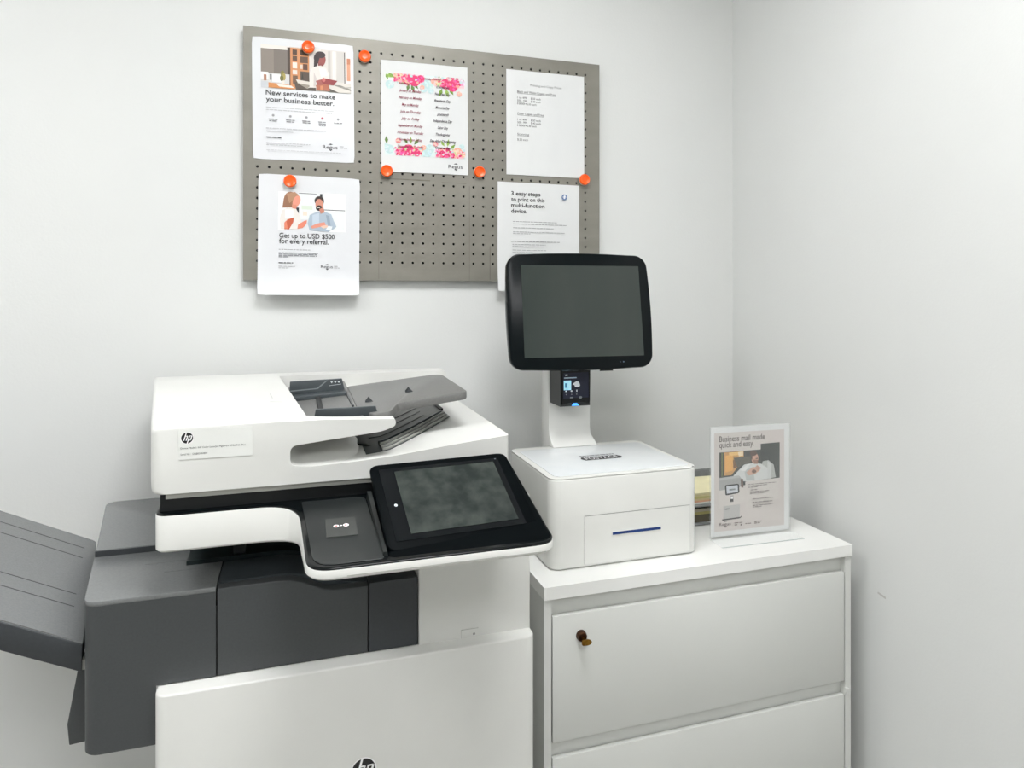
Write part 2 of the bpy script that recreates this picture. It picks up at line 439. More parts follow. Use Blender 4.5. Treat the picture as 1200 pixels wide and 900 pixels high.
# 1: "New services" notice
t, f = sheet('sleeved notice with photo of a woman reading in a kitchen, top left of the board', -.096, 2.1048, .2345, .290, .55, sleeve=True)
n_ = pic(.0195, -.0175, .208, .102)
E_ = lambda cx,cy,rx,ry,rot=0: n_(ell(cx,cy,rx,ry,16,rot))
Q_ = lambda *a: n_(rect(*a))
A = [((205,198,190), Q_(0,0,1,1)), ((122,113,105), Q_(0,.09,.31,.72)), ((138,128,119), Q_(0,.09,.14,.68)), ((225,220,214), Q_(0,0,.31,.09)), ((70,58,50), Q_(.29,.02,.325,1)),
     ((204,140,92), Q_(.32,.02,.53,.98)), ((82,58,44), Q_(.345,.06,.395,.18)), ((82,58,44), Q_(.43,.06,.52,.18)), ((96,70,54), Q_(.345,.21,.395,.32)), ((96,70,54), Q_(.43,.21,.515,.36)),
     ((226,218,208), Q_(.345,.36,.395,.5)), ((206,190,176), Q_(.43,.4,.455,.5)), ((92,60,48), Q_(.46,.38,.51,.52)), ((222,212,202), Q_(.345,.54,.395,.64)), ((86,72,62), Q_(.43,.56,.53,.8)), ((110,84,66), Q_(.345,.67,.40,.86)),
     ((214,208,202), Q_(.53,.0,1,.8)), ((228,223,218), Q_(.6,.0,.66,.7)), ((196,190,184), Q_(.74,.02,.77,.72)), ((230,226,222), Q_(.79,.02,.83,.72)), ((205,200,195), Q_(.84,.02,.92,.75)),
     ((62,58,56), Q_(.925,.02,.935,.8)), ((230,226,222), Q_(.94,0,1,.85)), ((222,160,128), Q_(.955,.16,.995,.7)), ((200,130,96), Q_(.955,.16,.995,.3)),
     ((206,204,202), Q_(0,.66,.31,1)), ((232,230,228), Q_(0,.64,.08,.8)), ((170,120,94), Q_(.03,.7,.06,.84)), ((40,34,38), Q_(.098,.68,.115,.82)), ((226,226,226), Q_(.12,.68,.22,.86)), ((196,198,202), Q_(0,.86,.08,1)),
     ((128,122,60), E_(.235,.66,.022,.08)), ((164,150,84), E_(.25,.72,.018,.09)), ((112,108,56), E_(.225,.76,.02,.07)), ((222,214,204), Q_(.225,.82,.255,.92)),
     ((206,138,82), [*n_([(.08,.88),(.3,.9),(.37,1),(.08,1)])]), ((232,224,214), n_([(.16,.9),(.33,.92),(.36,.97),(.2,.96)])),
     ((84,72,62), n_([(.36,.84),(.42,.8),(.6,.9),(.6,1),(.38,1)])), ((214,206,196), n_([(.38,.76),(.56,.8),(.58,.88),(.5,.96),(.4,.84)])), ((150,140,128), n_([(.39,.84),(.55,.88),(.5,.96)])),
     ((60,52,46), n_([(.44,.75),(.455,.58),(.465,.75)])),
     ((216,210,202), n_([(.74,.8),(1,.76),(1,1),(.78,1)])), ((140,136,128), n_([(.78,.82),(.92,.9),(1,.94),(1,.9),(.88,.82)])), ((96,92,84), n_([(.74,.9),(.86,1),(.74,1)])), ((176,172,164), n_([(.86,.88),(1,.84),(1,.87)])),
     ((52,40,42), E_(.635,.22,.055,.13)), ((52,40,42), n_([(.585,.2),(.62,.12),(.62,.45),(.58,.44)])), ((150,78,74), E_(.675,.27,.038,.13,.1)), ((58,44,46), E_(.655,.13,.058,.08)),
     ((140,72,68), n_([(.63,.3),(.68,.34),(.67,.45),(.63,.42)])),
     ((226,218,212), n_([(.595,.42),(.66,.38),(.72,.44),(.755,.56),(.74,.8),(.66,.92),(.53,.93),(.53,.6),(.56,.46)])), ((204,194,190), n_([(.58,.55),(.61,.7),(.6,.9),(.575,.9)])), ((240,234,230), n_([(.64,.45),(.71,.46),(.74,.6),(.66,.66)])),
     ((176,104,78), n_([(.6,.86),(.74,.8),(.76,.98),(.61,.98)])), ((206,136,96), n_([(.65,.87),(.68,.86),(.68,.98),(.65,.98)])),
     ((164,90,84), n_([(.6,.76),(.68,.7),(.74,.76),(.68,.84),(.62,.86)])), ((146,60,62), n_([(.66,.74),(.71,.68),(.845,.72),(.8,.84),(.68,.82)])), ((196,110,104), E_(.69,.72,.02,.05))]
art('printed_photo', f, A, t)
INK = (62,62,64)
text('heading_text', f, [('New services to make', .030, -.1365, .160, .0172, INK), ('your business better.', .030, -.1525, .157, .0172, INK)], t, bold=.012)
D = dashes(.030,-.1665,.157,(178,178,180),.0013,2)+dashes(.030,-.1725,.152,(178,178,180),.0013,3)
for k,(cx,nl) in enumerate([(.046,2),(.085,2),(.122,2),(.159,3),(.196,1)]):
    D.append((((205,110,120) if k == 3 else (165,165,168)), ell(cx,-.185,.003,.003,10)))
    for l in range(nl): D += dashes(cx-.010+.001*l,-.195-.0042*l,.020-.002*l,(120,120,124),.0016,20+k*3+l)
D += dashes(.030,-.2165,.137,(172,172,175),.0013,4)+dashes(.030,-.2235,.064,(172,172,175),.0013,5)+dashes(.030,-.2385,.034,(70,70,74),.0022,6)
D += dashes(.030,-.2515,.100,(176,176,178),.0013,7)+dashes(.030,-.2565,.082,(176,176,178),.0013,8)+dashes(.030,-.2685,.172,(190,190,192),.0012,9)
D += dashes(.199,-.2525,.010,(150,150,152),.0014,10)+dashes(.199,-.2565,.018,(180,180,182),.0012,11)
art('small_print', f, D, t)
regus(f, .159, -.2575, .035, t)

# 2: "Get up to USD $500" notice, hangs below the board
bow2 = lambda a,b: .0012 + (max(0,-b-.2)/.09)**2*.012 + .001*math.sin(a*20)
t, f = sheet('sleeved notice with photo of a woman and bearded man talking, overhanging the board', -.0812, 1.7805, .2355, .2875, -.45, bow=bow2, sleeve=True)
n_ = pic(.045, -.040, .157, .093)
A = [((240,240,240), Q_(0,0,1,1)), ((226,228,228), Q_(.3,.0,.62,.7)), ((212,222,206), Q_(.34,.34,.5,.44)), ((70,74,78), Q_(.3,.02,.56,.035)), ((52,56,60), Q_(.61,.02,.645,.2)), ((40,44,48), n_([(.255,.4),(.3,.4),(.3,.74),(.255,.68)])),
     ((88,92,96), Q_(.66,.42,.99,.44)), ((228,232,230), Q_(.7,.46,.98,.95)), ((236,214,196), Q_(.36,.5,.42,.6)),
     ((156,114,86), E_(.18,.2,.1,.2)), ((146,104,78), n_([(.08,.18),(.16,.02),(.2,.4),(.06,.42)])), ((176,134,104), n_([(.12,.06),(.24,.0),(.3,.08),(.16,.3)])),
     ((226,150,128), E_(.265,.24,.055,.15,.15)), ((214,136,112), n_([(.2,.32),(.27,.34),(.26,.46),(.2,.44)])),
     ((226,220,214), n_([(.06,.48),(.15,.4),(.26,.44),(.3,.56),(.34,.76),(.28,.96),(.04,.96),(.02,.7)])), ((240,236,232), n_([(.1,.46),(.22,.46),(.22,.66),(.1,.7)])),
     ((196,92,62), n_([(.13,.72),(.23,.66),(.22,.78),(.16,.97),(.09,.97)])), ((222,130,100), n_([(.09,.8),(.12,.74),(.14,.95),(.09,.96)])), ((224,132,106), n_([(.29,.84),(.38,.74),(.42,.72),(.41,.82),(.36,.92),(.28,.95)])),
     ((168,182,196), n_([(.46,.58),(.55,.5),(.66,.46),(.78,.54),(.82,.72),(.86,.86),(.82,.92),(.74,1),(.46,.98),(.43,.8)])), ((190,202,214), n_([(.5,.58),(.6,.52),(.6,.9),(.5,.9)])), ((146,160,176), n_([(.7,.56),(.75,.58),(.78,.92),(.74,.92)])),
     ((60,46,42), E_(.6,.2,.072,.12)), ((206,140,118), E_(.6,.29,.058,.14)), ((50,40,38), E_(.598,.39,.05,.075)), ((196,130,108), n_([(.6,.42),(.66,.36),(.68,.5),(.62,.54)])), ((240,230,224), Q_(.575,.375,.61,.39)),
     ((222,146,124), n_([(.47,.88),(.56,.8),(.68,.75),(.7,.82),(.62,.88),(.5,.93)])), ((232,196,176), n_([(.62,.86),(.72,.82),(.74,.88),(.66,.92)])), ((226,230,232), n_([(.74,.84),(.8,.86),(.78,.97),(.7,.94)]))]
art('printed_photo', f, A, t)
text('heading_text', f, [('Get up to USD $500', .048, -.1505, .128, .0168, INK), ('for every referral.', .048, -.1640, .114, .0168, INK)], t, bold=.012)
D = dashes(.047,-.1795,.075,(160,160,162),.0014,31)
for k in range(4): D += dashes(.047,-.1875-.0032*k,[.09,.09,.088,.024][k],(120,122,128),.0015,32+k)
D += dashes(.047,-.2115,.033,(86,86,90),.0020,37)+dashes(.047,-.2195,.041,(168,168,170),.0013,38)+dashes(.047,-.2235,.02,(168,168,170),.0013,39)
D += dashes(.175,-.2175,.010,(150,150,152),.0013,40)+dashes(.175,-.2215,.014,(176,176,178),.0013,41)
art('small_print', f, D, t)
regus(f, .144, -.2215, .028, t)

# 3: floral holiday calendar
t, f = sheet('white holiday list with pink flowers above and below, top middle of the board', .205, 2.0797, .2225, .279, .45, bow=lambda a,b: .0004+.0004*math.sin(a*50))
rnd = random.Random(3)
A = []
def flower(cx, cy, r, c1, c2):
    A.append((c1, ell(cx,cy,r,r*.95,12)))
    for k in range(9):
        a = rnd.uniform(0,6.28); d = rnd.uniform(.2,.85)*r
        A.append((tuple(min(255,int(c1[i]+(c2[i]-c1[i])*rnd.uniform(.2,1))) for i in range(3)), ell(cx+d*math.cos(a),cy+d*math.sin(a),r*.3,r*.2,7,a)))
def leaf(cx, cy, l, rot, c=(120,160,60)): A.append((c, [(cx,cy),(cx+l*.5*math.cos(rot+.45),cy+l*.5*math.sin(rot+.45)),(cx+l*math.cos(rot),cy+l*math.sin(rot)),(cx+l*.5*math.cos(rot-.45),cy+l*.5*math.sin(rot-.45))]))
PK, PKL = (222,48,110), (248,150,186); PE, PEL = (240,168,148), (250,214,200); TE, TEL = (186,212,212), (214,228,226)
def clip(pl, lo, hi):
    out = []
    for c, pts in pl: out.append((c, [(min(max(x,.008),.215), min(max(y,lo),hi)) for x,y in pts]))
    return out
# top band: y -.030 .. -.075
for cx,cy,r,c1,c2 in [(.022,-.060,.011,TE,TEL),(.118,-.052,.014,TE,TEL),(.108,-.064,.010,TE,TEL),(.126,-.068,.008,TE,TEL),(.207,-.042,.009,(214,198,214),(236,226,238)),
                      (.045,-.040,.013,PE,PEL),(.038,-.036,.007,PE,PEL),(.135,-.044,.009,PE,PEL),(.147,-.046,.008,(240,190,140),PEL)]:
    flower(cx,cy,r,c1,c2)
for cx,cy,l,rt in [(.012,-.036,.02,-.3),(.012,-.034,.016,-1.2),(.018,-.032,.02,-.6),(.070,-.055,.02,-1.8),(.076,-.056,.022,-1.2),(.084,-.054,.016,-.9),(.155,-.060,.022,-1.9),(.165,-.060,.024,-1.3),(.174,-.058,.02,-1.0),(.146,-.034,.012,1.2)]:
    leaf(cx,cy,l,rt,rnd.choice([(120,156,58),(150,182,84),(96,128,60)]))
for cx,cy,r,c1,c2 in [(.066,-.044,.014,PK,PKL),(.084,-.046,.015,PK,PKL),(.100,-.040,.010,PK,PKL),(.165,-.048,.014,PK,PKL),(.182,-.052,.015,PK,PKL),(.193,-.044,.010,PK,PKL),(.104,-.061,.006,PE,PEL),(.200,-.071,.007,PE,PEL)]:
    flower(cx,cy,r,c1,c2)
WASH = [((238,196,206), rect(.030,-.052,.112,-.030)), ((214,226,224), rect(.100,-.058,.135,-.030)), ((240,200,204), rect(.132,-.056,.214,-.034)), ((226,232,226), rect(.009,-.050,.040,-.032))]
for _ in range(150):
    x = rnd.uniform(.034,.112) if rnd.random() < .55 else rnd.uniform(.138,.212)
    A.insert(0 if rnd.random() < .6 else len(A), (rnd.choice([PK,(236,90,140),PKL,(250,190,206),PE,(214,40,96),(190,206,150),TE]), ell(x,rnd.uniform(-.054,-.028),rnd.uniform(.002,.005),rnd.uniform(.0015,.0035),7,rnd.uniform(0,3))))
TOPB = WASH+clip(A,-.082,-.030); A = []
# bottom band: y -.195 .. -.236
for cx,cy,r,c1,c2 in [(.020,-.222,.012,TE,TEL),(.012,-.216,.008,TE,TEL),(.114,-.226,.014,TE,TEL),(.122,-.216,.012,TE,TEL),(.206,-.206,.007,TE,TEL),
                      (.096,-.220,.009,PE,PEL),(.106,-.214,.007,PE,PEL),(.195,-.222,.013,PE,PEL),(.207,-.226,.009,PE,PEL)]: flower(cx,cy,r,c1,c2)
for cx,cy,l,rt in [(.066,-.206,.016,2.2),(.074,-.206,.018,1.6),(.082,-.208,.02,.9),(.160,-.208,.018,2.1),(.168,-.208,.02,1.4),(.176,-.214,.018,.8),(.012,-.19,.02,-1.5)]:
    leaf(cx,cy,l,rt,rnd.choice([(120,156,58),(150,182,84),(96,128,60)]))
for cx,cy,r,c1,c2 in [(.052,-.226,.013,PK,PKL),(.068,-.222,.015,PK,PKL),(.085,-.228,.012,PK,PKL),(.150,-.228,.013,PK,PKL),(.166,-.224,.014,PK,PKL),(.178,-.230,.009,PK,PKL),(.042,-.200,.007,(226,140,140),PEL),(.137,-.203,.007,(226,140,140),PEL)]: flower(cx,cy,r,c1,c2)
for _ in range(150):
    x = rnd.uniform(.034,.100) if rnd.random() < .55 else rnd.uniform(.136,.213)
    A.insert(0 if rnd.random() < .6 else len(A), (rnd.choice([PK,(236,90,140),PKL,(250,190,206),PE,(214,40,96),(190,206,150),TE]), ell(x,rnd.uniform(-.238,-.214),rnd.uniform(.002,.005),rnd.uniform(.0015,.0035),7,rnd.uniform(0,3))))
BOT = [((240,190,204), rect(.034,-.237,.098,-.218)), ((212,226,224), rect(.009,-.237,.036,-.216)), ((208,222,220), rect(.096,-.237,.136,-.212)), ((244,196,206), rect(.134,-.237,.215,-.218))]+clip(A,-.237,-.180)
art('printed_flowers', f, TOPB, t, .0004, .0000025); art('printed_flowers', f, BOT, t, .0004, .0000025)
MR, DK = (140,36,66), (54,40,52)
left = ['January on Monday','February on Monday','May on Monday','June on Thursday','July on Friday','September on Monday','November on Thursday','November on Friday','December on Thursday']
right = ['New Years Day','Presidents Day','Memorial Day','Juneteenth','Independence Day','Labor Day','Thanksgiving','Day After Thanksgiving','Christmas Day']
L = []
for k,s_ in enumerate(left):
    w = .0035*len(s_)*.95; L.append((s_, .073-w/2, -.076-.0172*k-.0004*k, w, .0092, MR, .35))
for k,s_ in enumerate(right):
    w = .0035*len(s_)*.88; L.append((s_, .156-w/2, -.078-.0172*k, w, .0092, DK, .35))
L.append(('Holiday Calendar', .108, -.041, .045, .008, (150,36,80), .35))
L.append(('Holiday', .045, -.058, .03, .008, MR, .35)); L.append(('Closures', .14, -.060, .034, .008, DK, .35))
text('holiday_text', f, L, t, .0020, .014)
regus(f, .170, -.263, .037, t)

# 4: printing prices
t, f = sheet('plain white price list with short typed lines at its left, top right of the board', .533, 2.0888, .223, .2785, .15, bow=lambda a,b: .0004+.0005*math.sin(a*40+b*6))
G = (96,96,98)
L = [('Printing and Copy Prices', .067, -.040, .090, .0080, (130,130,132)),
     ('Black and White Copies and Print', .030, -.0600, .110, .0082, G), ('Color Copies and Print', .030, -.1180, .075, .0082, G), ('Scanning', .030, -.1725, .033, .0082, G), ('$.50 each', .030, -.1870, .030, .0080, G)]
for z0 in (-.0755, -.1335):
    for k,(a_,b_) in enumerate([('1 to 499','$.50 each'),('500 - 999','$.40 each'),('1000+','$.30 each')]):
        L.append((a_, .030, z0-.0078*k, .027, .0076, G)); L.append((b_, .068-.012*(k==2), z0-.0078*k, .028, .0076, G))
text('price_text', f, L, t, .0010)
art('underline', f, [(G, rect(.030,-.0618,.140,-.0611)), (G, rect(.030,-.1198,.105,-.1191)), (G, rect(.030,-.1743,.063,-.1736))], t)

# 5: 3 easy steps
bow5 = lambda a,b: .0006 + (max(0,-b-.2)/.09)**2*.008
t, f = sheet('white instruction sheet headed with three easy printing steps, partly behind the touchscreen monitor', .5095, 1.7905, .2325, .288, -.1, bow=bow5)
text('heading_text', f, [('3 easy steps', .037, -.0345, .082, .0155, INK), ('to print on this', .037, -.0500, .094, .0155, INK), ('multi-function', .037, -.0655, .094, .0155, INK), ('device.', .037, -.0810, .044, .0155, INK)], t, bold=.012)
D = []
for k,(a_,z_,w_,c_) in enumerate([(.042,-.1045,.125,150),(.042,-.1110,.155,150),(.042,-.1210,.115,165),(.042,-.1320,.147,165),(.042,-.1365,.05,165),(.036,-.1575,.138,110),(.040,-.1655,.094,150),(.040,-.1710,.088,150),(.040,-.1805,.095,150),(.040,-.1865,.060,165),(.036,-.2050,.138,110),(.040,-.213,.1,150),(.040,-.219,.08,150),(.036,-.238,.13,150)]):
    D += dashes(a_,z_,w_,(c_,c_,c_+2),.0014,60+k)
D += [((96,122,168), ell(.187,-.034,.0078,.0078,24)), ((236,236,236), ell(.187,-.034,.0045,.0045,16)), ((96,122,168), rect(.1845,-.0375,.1858,-.0290)), ((96,122,168), rect(.1885,-.0400,.1898,-.0320)), ((236,236,236), rect(.1870,-.0275,.1885,-.0255))]
art('small_print', f, D, t)

# magnets
def magnet(x, z, label, y=BY):
    t = thing('magnet', label, 'magnet', (x, y, z), 'orange button magnets on the board')
    def lathe(prof, m, nm):
        rings = []
        for r_, d in prof: rings.append([(x+r_*math.cos(2*math.pi*k/28), y-d, z+r_*math.sin(2*math.pi*k/28)) for k in range(28)])
        return finish(nm, loft_bm(rings), m, t, 40)
    lathe([(.0120,.0006),(.0146,.0012),(.0150,.0060),(.0138,.0064)], M['cream'], 'base')
    lathe([(.0132,.0060),(.0148,.0066),(.0150,.0090),(.0142,.0120),(.0128,.0132),(.0118,.0130),(.0105,.0118),(.0040,.0114),(.0008,.0114)], M['orange'], 'cap')
magnet(.0315, 2.0888, 'orange round magnet holding the kitchen photo notice', BY-.003)
magnet(.1655, 2.0815, 'orange round magnet alone on bare metal beside the top left notice')
magnet(-.0100, 1.7640, 'orange round magnet holding the overhanging lower left notice', BY-.0045)
magnet(.2190, 1.8010, 'orange round magnet at the lower left corner of the floral holiday list', BY-.003)
magnet(.4590, 1.8115, 'orange round magnet on bare metal just right of the floral holiday list')
magnet(.7540, 1.8060, 'orange round magnet at the lower right corner of the price list', BY-.003)

# ------------------------------------------------------------------ filing cabinet
CX0, CX1, CY0, CY1, CT = .4545, 1.19, 1.221, 1.71, .934
cab = thing('filing_cabinet', 'white metal lateral filing cabinet with wide drawers in the room corner', 'cabinet', ((CX0+CX1)/2,(CY0+CY1)/2,0))
box('countertop', CX0, CX1, CY0-.001, CY1, .9095, CT, M['lam'], cab, .0012, 2)
b = bmesh.new()
box_bm(CX0+.001, .4705, CY0+.003, CY1-.01, .0, .909, b); box_bm(1.1735, CX1-.001, CY0+.003, CY1-.01, .0, .909, b)
box_bm(.4705, 1.1735, CY0+.32, CY1-.01, .0, .909, b)
for z0,z1 in [(.855,.909),(.580,.640),(.306,.366),(.0,.09)]: box_bm(.4705, 1.1735, CY0+.0165, CY0+.33, z0, z1, b)
finish('carcass', b, M['steel'], cab, smooth=0)
for k,(z0,z1) in enumerate([(.6305,.8745),(.3565,.6005),(.0825,.3265)]):
    d = None
    pts = [(CY0+.003,z0),(CY0+.015,z0),(CY0+.015,z1-.001),(CY0+.003,z1)]
    bb = prism_x(pts, .4735, 1.1705); bevel(bb,.0012,2)
    d = finish('drawer', bb, M['steel'], cab)
    if k == 0:
        rings = []
        for r_,dd in [(.0105,0),(.0105,.004),(.0092,.009),(.0078,.010)]:
            rings.append([(.5322+r_*math.cos(2*math.pi*i/24), CY0+.003-dd, .8308+r_*math.sin(2*math.pi*i/24)) for i in range(24)])
        lk = finish('lock', loft_bm(rings), M['bronze'], d)
        kb = prism_y(round_poly([(.5245,.8215),(.538,.8205),(.5445,.8225),(.5460,.8280),(.540,.8315),(.5260,.8315)],.004,4), CY0-.0195, CY0-.0165)
        box_bm(.5295,.5345,CY0-.0170,CY0-.006,.8245,.8310,kb)
        finish('key', kb, M['brass'], lk)
box('drawer_catch', 1.1725, 1.1785, CY0-.003, CY0+.004, .606, .615, M['steel'], cab, .001, 2)

# ------------------------------------------------------------------ postage kiosk
KX0, KX1, KY0, KY1, KB, KT = .4925, .8360, 1.284, 1.5660, CT+.0006, 1.121
kio = thing('mailing_kiosk', 'white box kiosk with a monitor on a post, on the filing cabinet', 'kiosk', ((KX0+KX1)/2,(KY0+KY1)/2,CT))
vbox('base_box', KX0, KX1, KY0, KY1, KB+.0015, KT-.0035, M['white2'], kio, .024, .003)
vbox('base_gasket', KX0+.003, KX1-.003, KY0+.003, KY1-.003, KB, KB+.002, M['offgrey'], kio, .022, .0003)
lid = vbox('lid', KX0+.0005, KX1-.0005, KY0+.0005, KY1-.0005, KT-.0028, KT, M['white2'], kio, .024, .0010)
vbox('scale_plate', KX0+.014, KX1-.012, KY0+.016, KY1-.03, KT, KT+.0012, mat('frosted_scale_plate',(226,229,230),.14,noise=(30,(222,226,228),(1,1,1))), lid, .012, .0004)
# drawer panel on the front with its slot
dp = box('front_panel', .5662, .8135, KY0-.0008, KY0+.004, .9405, 1.0405, M['white2'], kio, .0004, 1)
grv = mat('panel_groove', (150,150,148), .6, noise=(30,(140,140,138),(1,1,1)))
b = bmesh.new(); yq = KY0-.00092
for x0,x1,z0,z1 in [(.5662,.8135,1.0398,1.0405),(.5662,.5669,.9405,1.0405)]:
    box_bm(x0,x1,yq,yq+.001,z0,z1,b)
finish('groove', b, grv, dp, smooth=0)
b = bmesh.new()
for x0,x1,z0,z1 in [(.5662,.8135,.9405,.9409),(.8131,.8135,.9405,1.0405)]:
    box_bm(x0,x1,yq,yq+.001,z0,z1,b)
finish('groove', b, mat('panel_groove_faint',(200,200,198),.6,noise=(30,(196,196,194),(1,1,1))), dp, smooth=0)
box('slot_frame', .6265, .7445, KY0-.0016, KY0+.002, .9938, 1.0032, M['white2'], dp, .0006, 2)
box('label_slot', .6290, .7420, KY0-.0021, KY0+.001, .9958, 1.0012, M['blue'], dp, .0003, 1)
# printed mark on the lid
fk = Frame((.6217, 1.4030, KT+.0012), (1,-.0,0), (0,1,0))
art('lid_mark_block', fk, [((24,24,26), [(.0,-.001),(.088,-.001),(.096,.013),(.088,.027),(.0,.027),(-.006,.013)])], lid, .0002)
text('lid_mark_text', fk, [('POSTAGE', .004, .0035, .081, .028, (235,235,236))], lid, .0005)
art('lid_mark_small', fk, dashes(.0,.034,.088,(110,110,112),.007,71), lid, .0002)
# post
pc = [(1.57,CT+.001),(1.621,CT+.001),(1.621,1.50),(1.57,1.50),(1.57,1.165),(1.565,1.146),(1.553,1.131),(1.538,1.1235),(1.538,1.1220),(1.57,1.1220)]
bb = prism_x(pc, .5966, .7065)
for v in bb.verts:
    if v.co.y < 1.56: v.co.x += (.006 if v.co.x > .65 else .001)
bevel(bb,.0015,2)
post = finish('post', bb, M['white2'], kio)
# card terminal
bb = box_bm(.6002,.6765,1.502,1.571,1.2275,1.325); bevel(bb,.004,3)
term = finish('card_reader', bb, M['satin'], kio)
ft = Frame((.6002,1.4995,1.2275),(1,0,0),(0,0,1))
bb = prism_y(round_poly([(.6020,1.2315),(.632,1.2365),(.652,1.2365),(.6755,1.232),(.6765,1.32),(.6020,1.32)],[.003,.01,.01,.008,.004,.003],4),1.4985,1.503); bevel(bb,.0008,1)
finish('reader_face', bb, M['black'], term)
ft = Frame((.6002,1.4983,1.2275),(1,0,0),(0,0,1))
art('reader_display_ground', ft, [((8,16,44), rect(.006,.020,.071,.080))], term, .0001)
finish('reader_display', box_bm(.6075,.6262,1.4979,1.4986,1.2670,1.2895), M['lcd'], term, smooth=0)
art('reader_icons', ft, [((236,240,246), [(.029,.052),(.033,.056),(.040,.060),(.046,.058),(.049,.050),(.047,.046),(.036,.046),(.034,.051)]), ((190,210,230), rect(.008,.067,.040,.0695)), ((230,236,240), ell(.014,.075,.004,.0017)),
    ((220,226,232), ell(.013,.037,.0022,.0018)), ((220,226,232), ell(.027,.037,.0026,.002)), ((220,226,232), rect(.039,.035,.042,.0395)), ((130,136,142), rect(.023,.020,.031,.023)), ((120,126,130), ell(.050,.021,.004,.003)),
    ((90,160,190), rect(.010,.045,.016,.056)), ((130,136,142), ell(.0135,.029,.0016,.0014)), ((130,136,142), ell(.027,.029,.0016,.0014)), ((130,136,142), ell(.04,.029,.0016,.0014))], term, .0005, .00002)
finish('status_light', prism_y([(.629,1.2290),(.647,1.2290),(.642,1.2345),(.634,1.2345)],1.4988,1.5045), M['led'], term)
# monitor
ty, tl = R(-4.39), R(80.8)
rv = Vector((math.cos(ty),math.sin(ty),0)); bk = Vector((-math.sin(ty),math.cos(ty),0)); uv = bk*math.cos(tl)+Vector((0,0,1))*math.sin(tl)
fm = Frame((.4656,1.46,1.3244), rv, uv)
W_, H_ = .3443, .2657
def mon_outline(inset, bulge=.0055):
    base = [(0,0),(W_,0),(W_,H_),(0,H_)]
    pts = []
    N = 14
    for i in range(4):
        a = Vector(base[i]); c = Vector(base[(i+1)%4]); d = (c-a); nrm = Vector((d.y,-d.x)).normalized()
        for k in range(N):
            u = k/N; q_ = a+d*u+nrm*bulge*math.sin(math.pi*u); pts.append((q_.x,q_.y))
    # round corners
    rr = .030; out = []
    for (x,y) in pts:
        cxx = min(max(x,rr),W_-rr); cyy = min(max(y,rr),H_-rr); dx, dy = x-cxx, y-cyy
        if (x < rr or x > W_-rr) and (y < rr or y > H_-rr):
            continue
        out.append((x,y))
    res = []
    # insert arcs
    cs = [(rr,rr,180),(W_-rr,rr,270),(W_-rr,H_-rr,0),(rr,H_-rr,90)]
    sides = [[p for p in out if p[1] < rr and rr<=p[0]<=W_-rr],[p for p in out if p[0] > W_-rr],[p for p in out if p[1] > H_-rr and rr<=p[0]<=W_-rr],[p for p in out if p[0] < rr]]
    sides[0].sort(); sides[1].sort(key=lambda p:p[1]); sides[2].sort(reverse=True); sides[3].sort(key=lambda p:-p[1])
    for (cx_,cy_,a0),sd in zip(cs,sides):
        for k in range(9):
            a = R(a0+90*k/8); ex = .002
            res.append((cx_+(rr+ex)*math.cos(a)*1.0, cy_+(rr+ex)*math.sin(a)))
        res += sd
    cx0, cy0 = W_/2, H_/2
    return [(cx0+(x-cx0)*(1-inset/(W_/2)), cy0+(y-cy0)*(1-inset/(H_/2))) for x,y in res]
rings = []
for ins, dep in [(.03,-.045),(.008,-.036),(.001,-.024),(0,-.012),(0,-.004),(.0015,-.0008),(.004,.0)]:
    rings.append([fm.p(x,y,dep) for x,y in mon_outline(ins)])
mon = finish('monitor', loft_bm(rings), M['bezel'], kio, 40)
def panel(name, fr_, x0,x1,y0,y1,off,th,m,parent, r=.0):
    pts = round_poly(rect(x0,y0,x1,y1), r, 4) if r else rect(x0,y0,x1,y1)
    return finish(name, loft_bm([[fr_.p(x,y,off-th) for x,y in pts],[fr_.p(x,y,off) for x,y in pts]]), m, parent)
panel('screen', fm, .0312, W_-.0213, .0257, H_-.0252, .0006, .001, M['glass2'], mon)
art('status_icon', fm, [((90,110,130), ell(W_-.074,.012,.0018,.0014,8)), ((60,70,80), ell(W_-.082,.012,.0015,.0012,8))], mon)
panel('sensor_tab', fm, .215,.245,-.008,-.001,-.006,.008, M['black'], mon)
box('monitor_bracket', .618,.685,1.500,1.575,1.33,1.46, M['satin'], kio, .004)
box('corner_button', .8225,.8255, KY0+.004, KY0+.007, KT, KT+.0009, M['satin'], lid, .0003, 1)

# ------------------------------------------------------------------ letter tray with papers behind the kiosk
TX0, TX1, TY0, TY1 = .860, 1.130, 1.430, 1.620
rack = thing('letter_tray', 'grey two-tier letter tray on the cabinet behind the clear sign holder', 'tray', ((TX0+TX1)/2,(TY0+TY1)/2,CT))
for z in (.936, .9795):
    b = box_bm(TX0,TX1,TY0,TY1,z,z+.003)
    nm = 'shelf'
    finish(nm, b, M['wire'], rack, smooth=0)
b = bmesh.new()
for xa in (TX0, TX1-.003): box_bm(xa,xa+.003,TY0+.02,TY1,.936,1.012,b)
box_bm(TX0,TX1,TY1-.003,TY1,.936,1.012,b)
finish('side_wall', b, M['wire'], rack, smooth=0)
tube('rim_wire', [(TX0,TY0+.02,1.0135),(TX0,TY1,1.0135),(TX1,TY1,1.0135),(TX1,TY0+.02,1.0135)], .0022, M['wire'], rack)
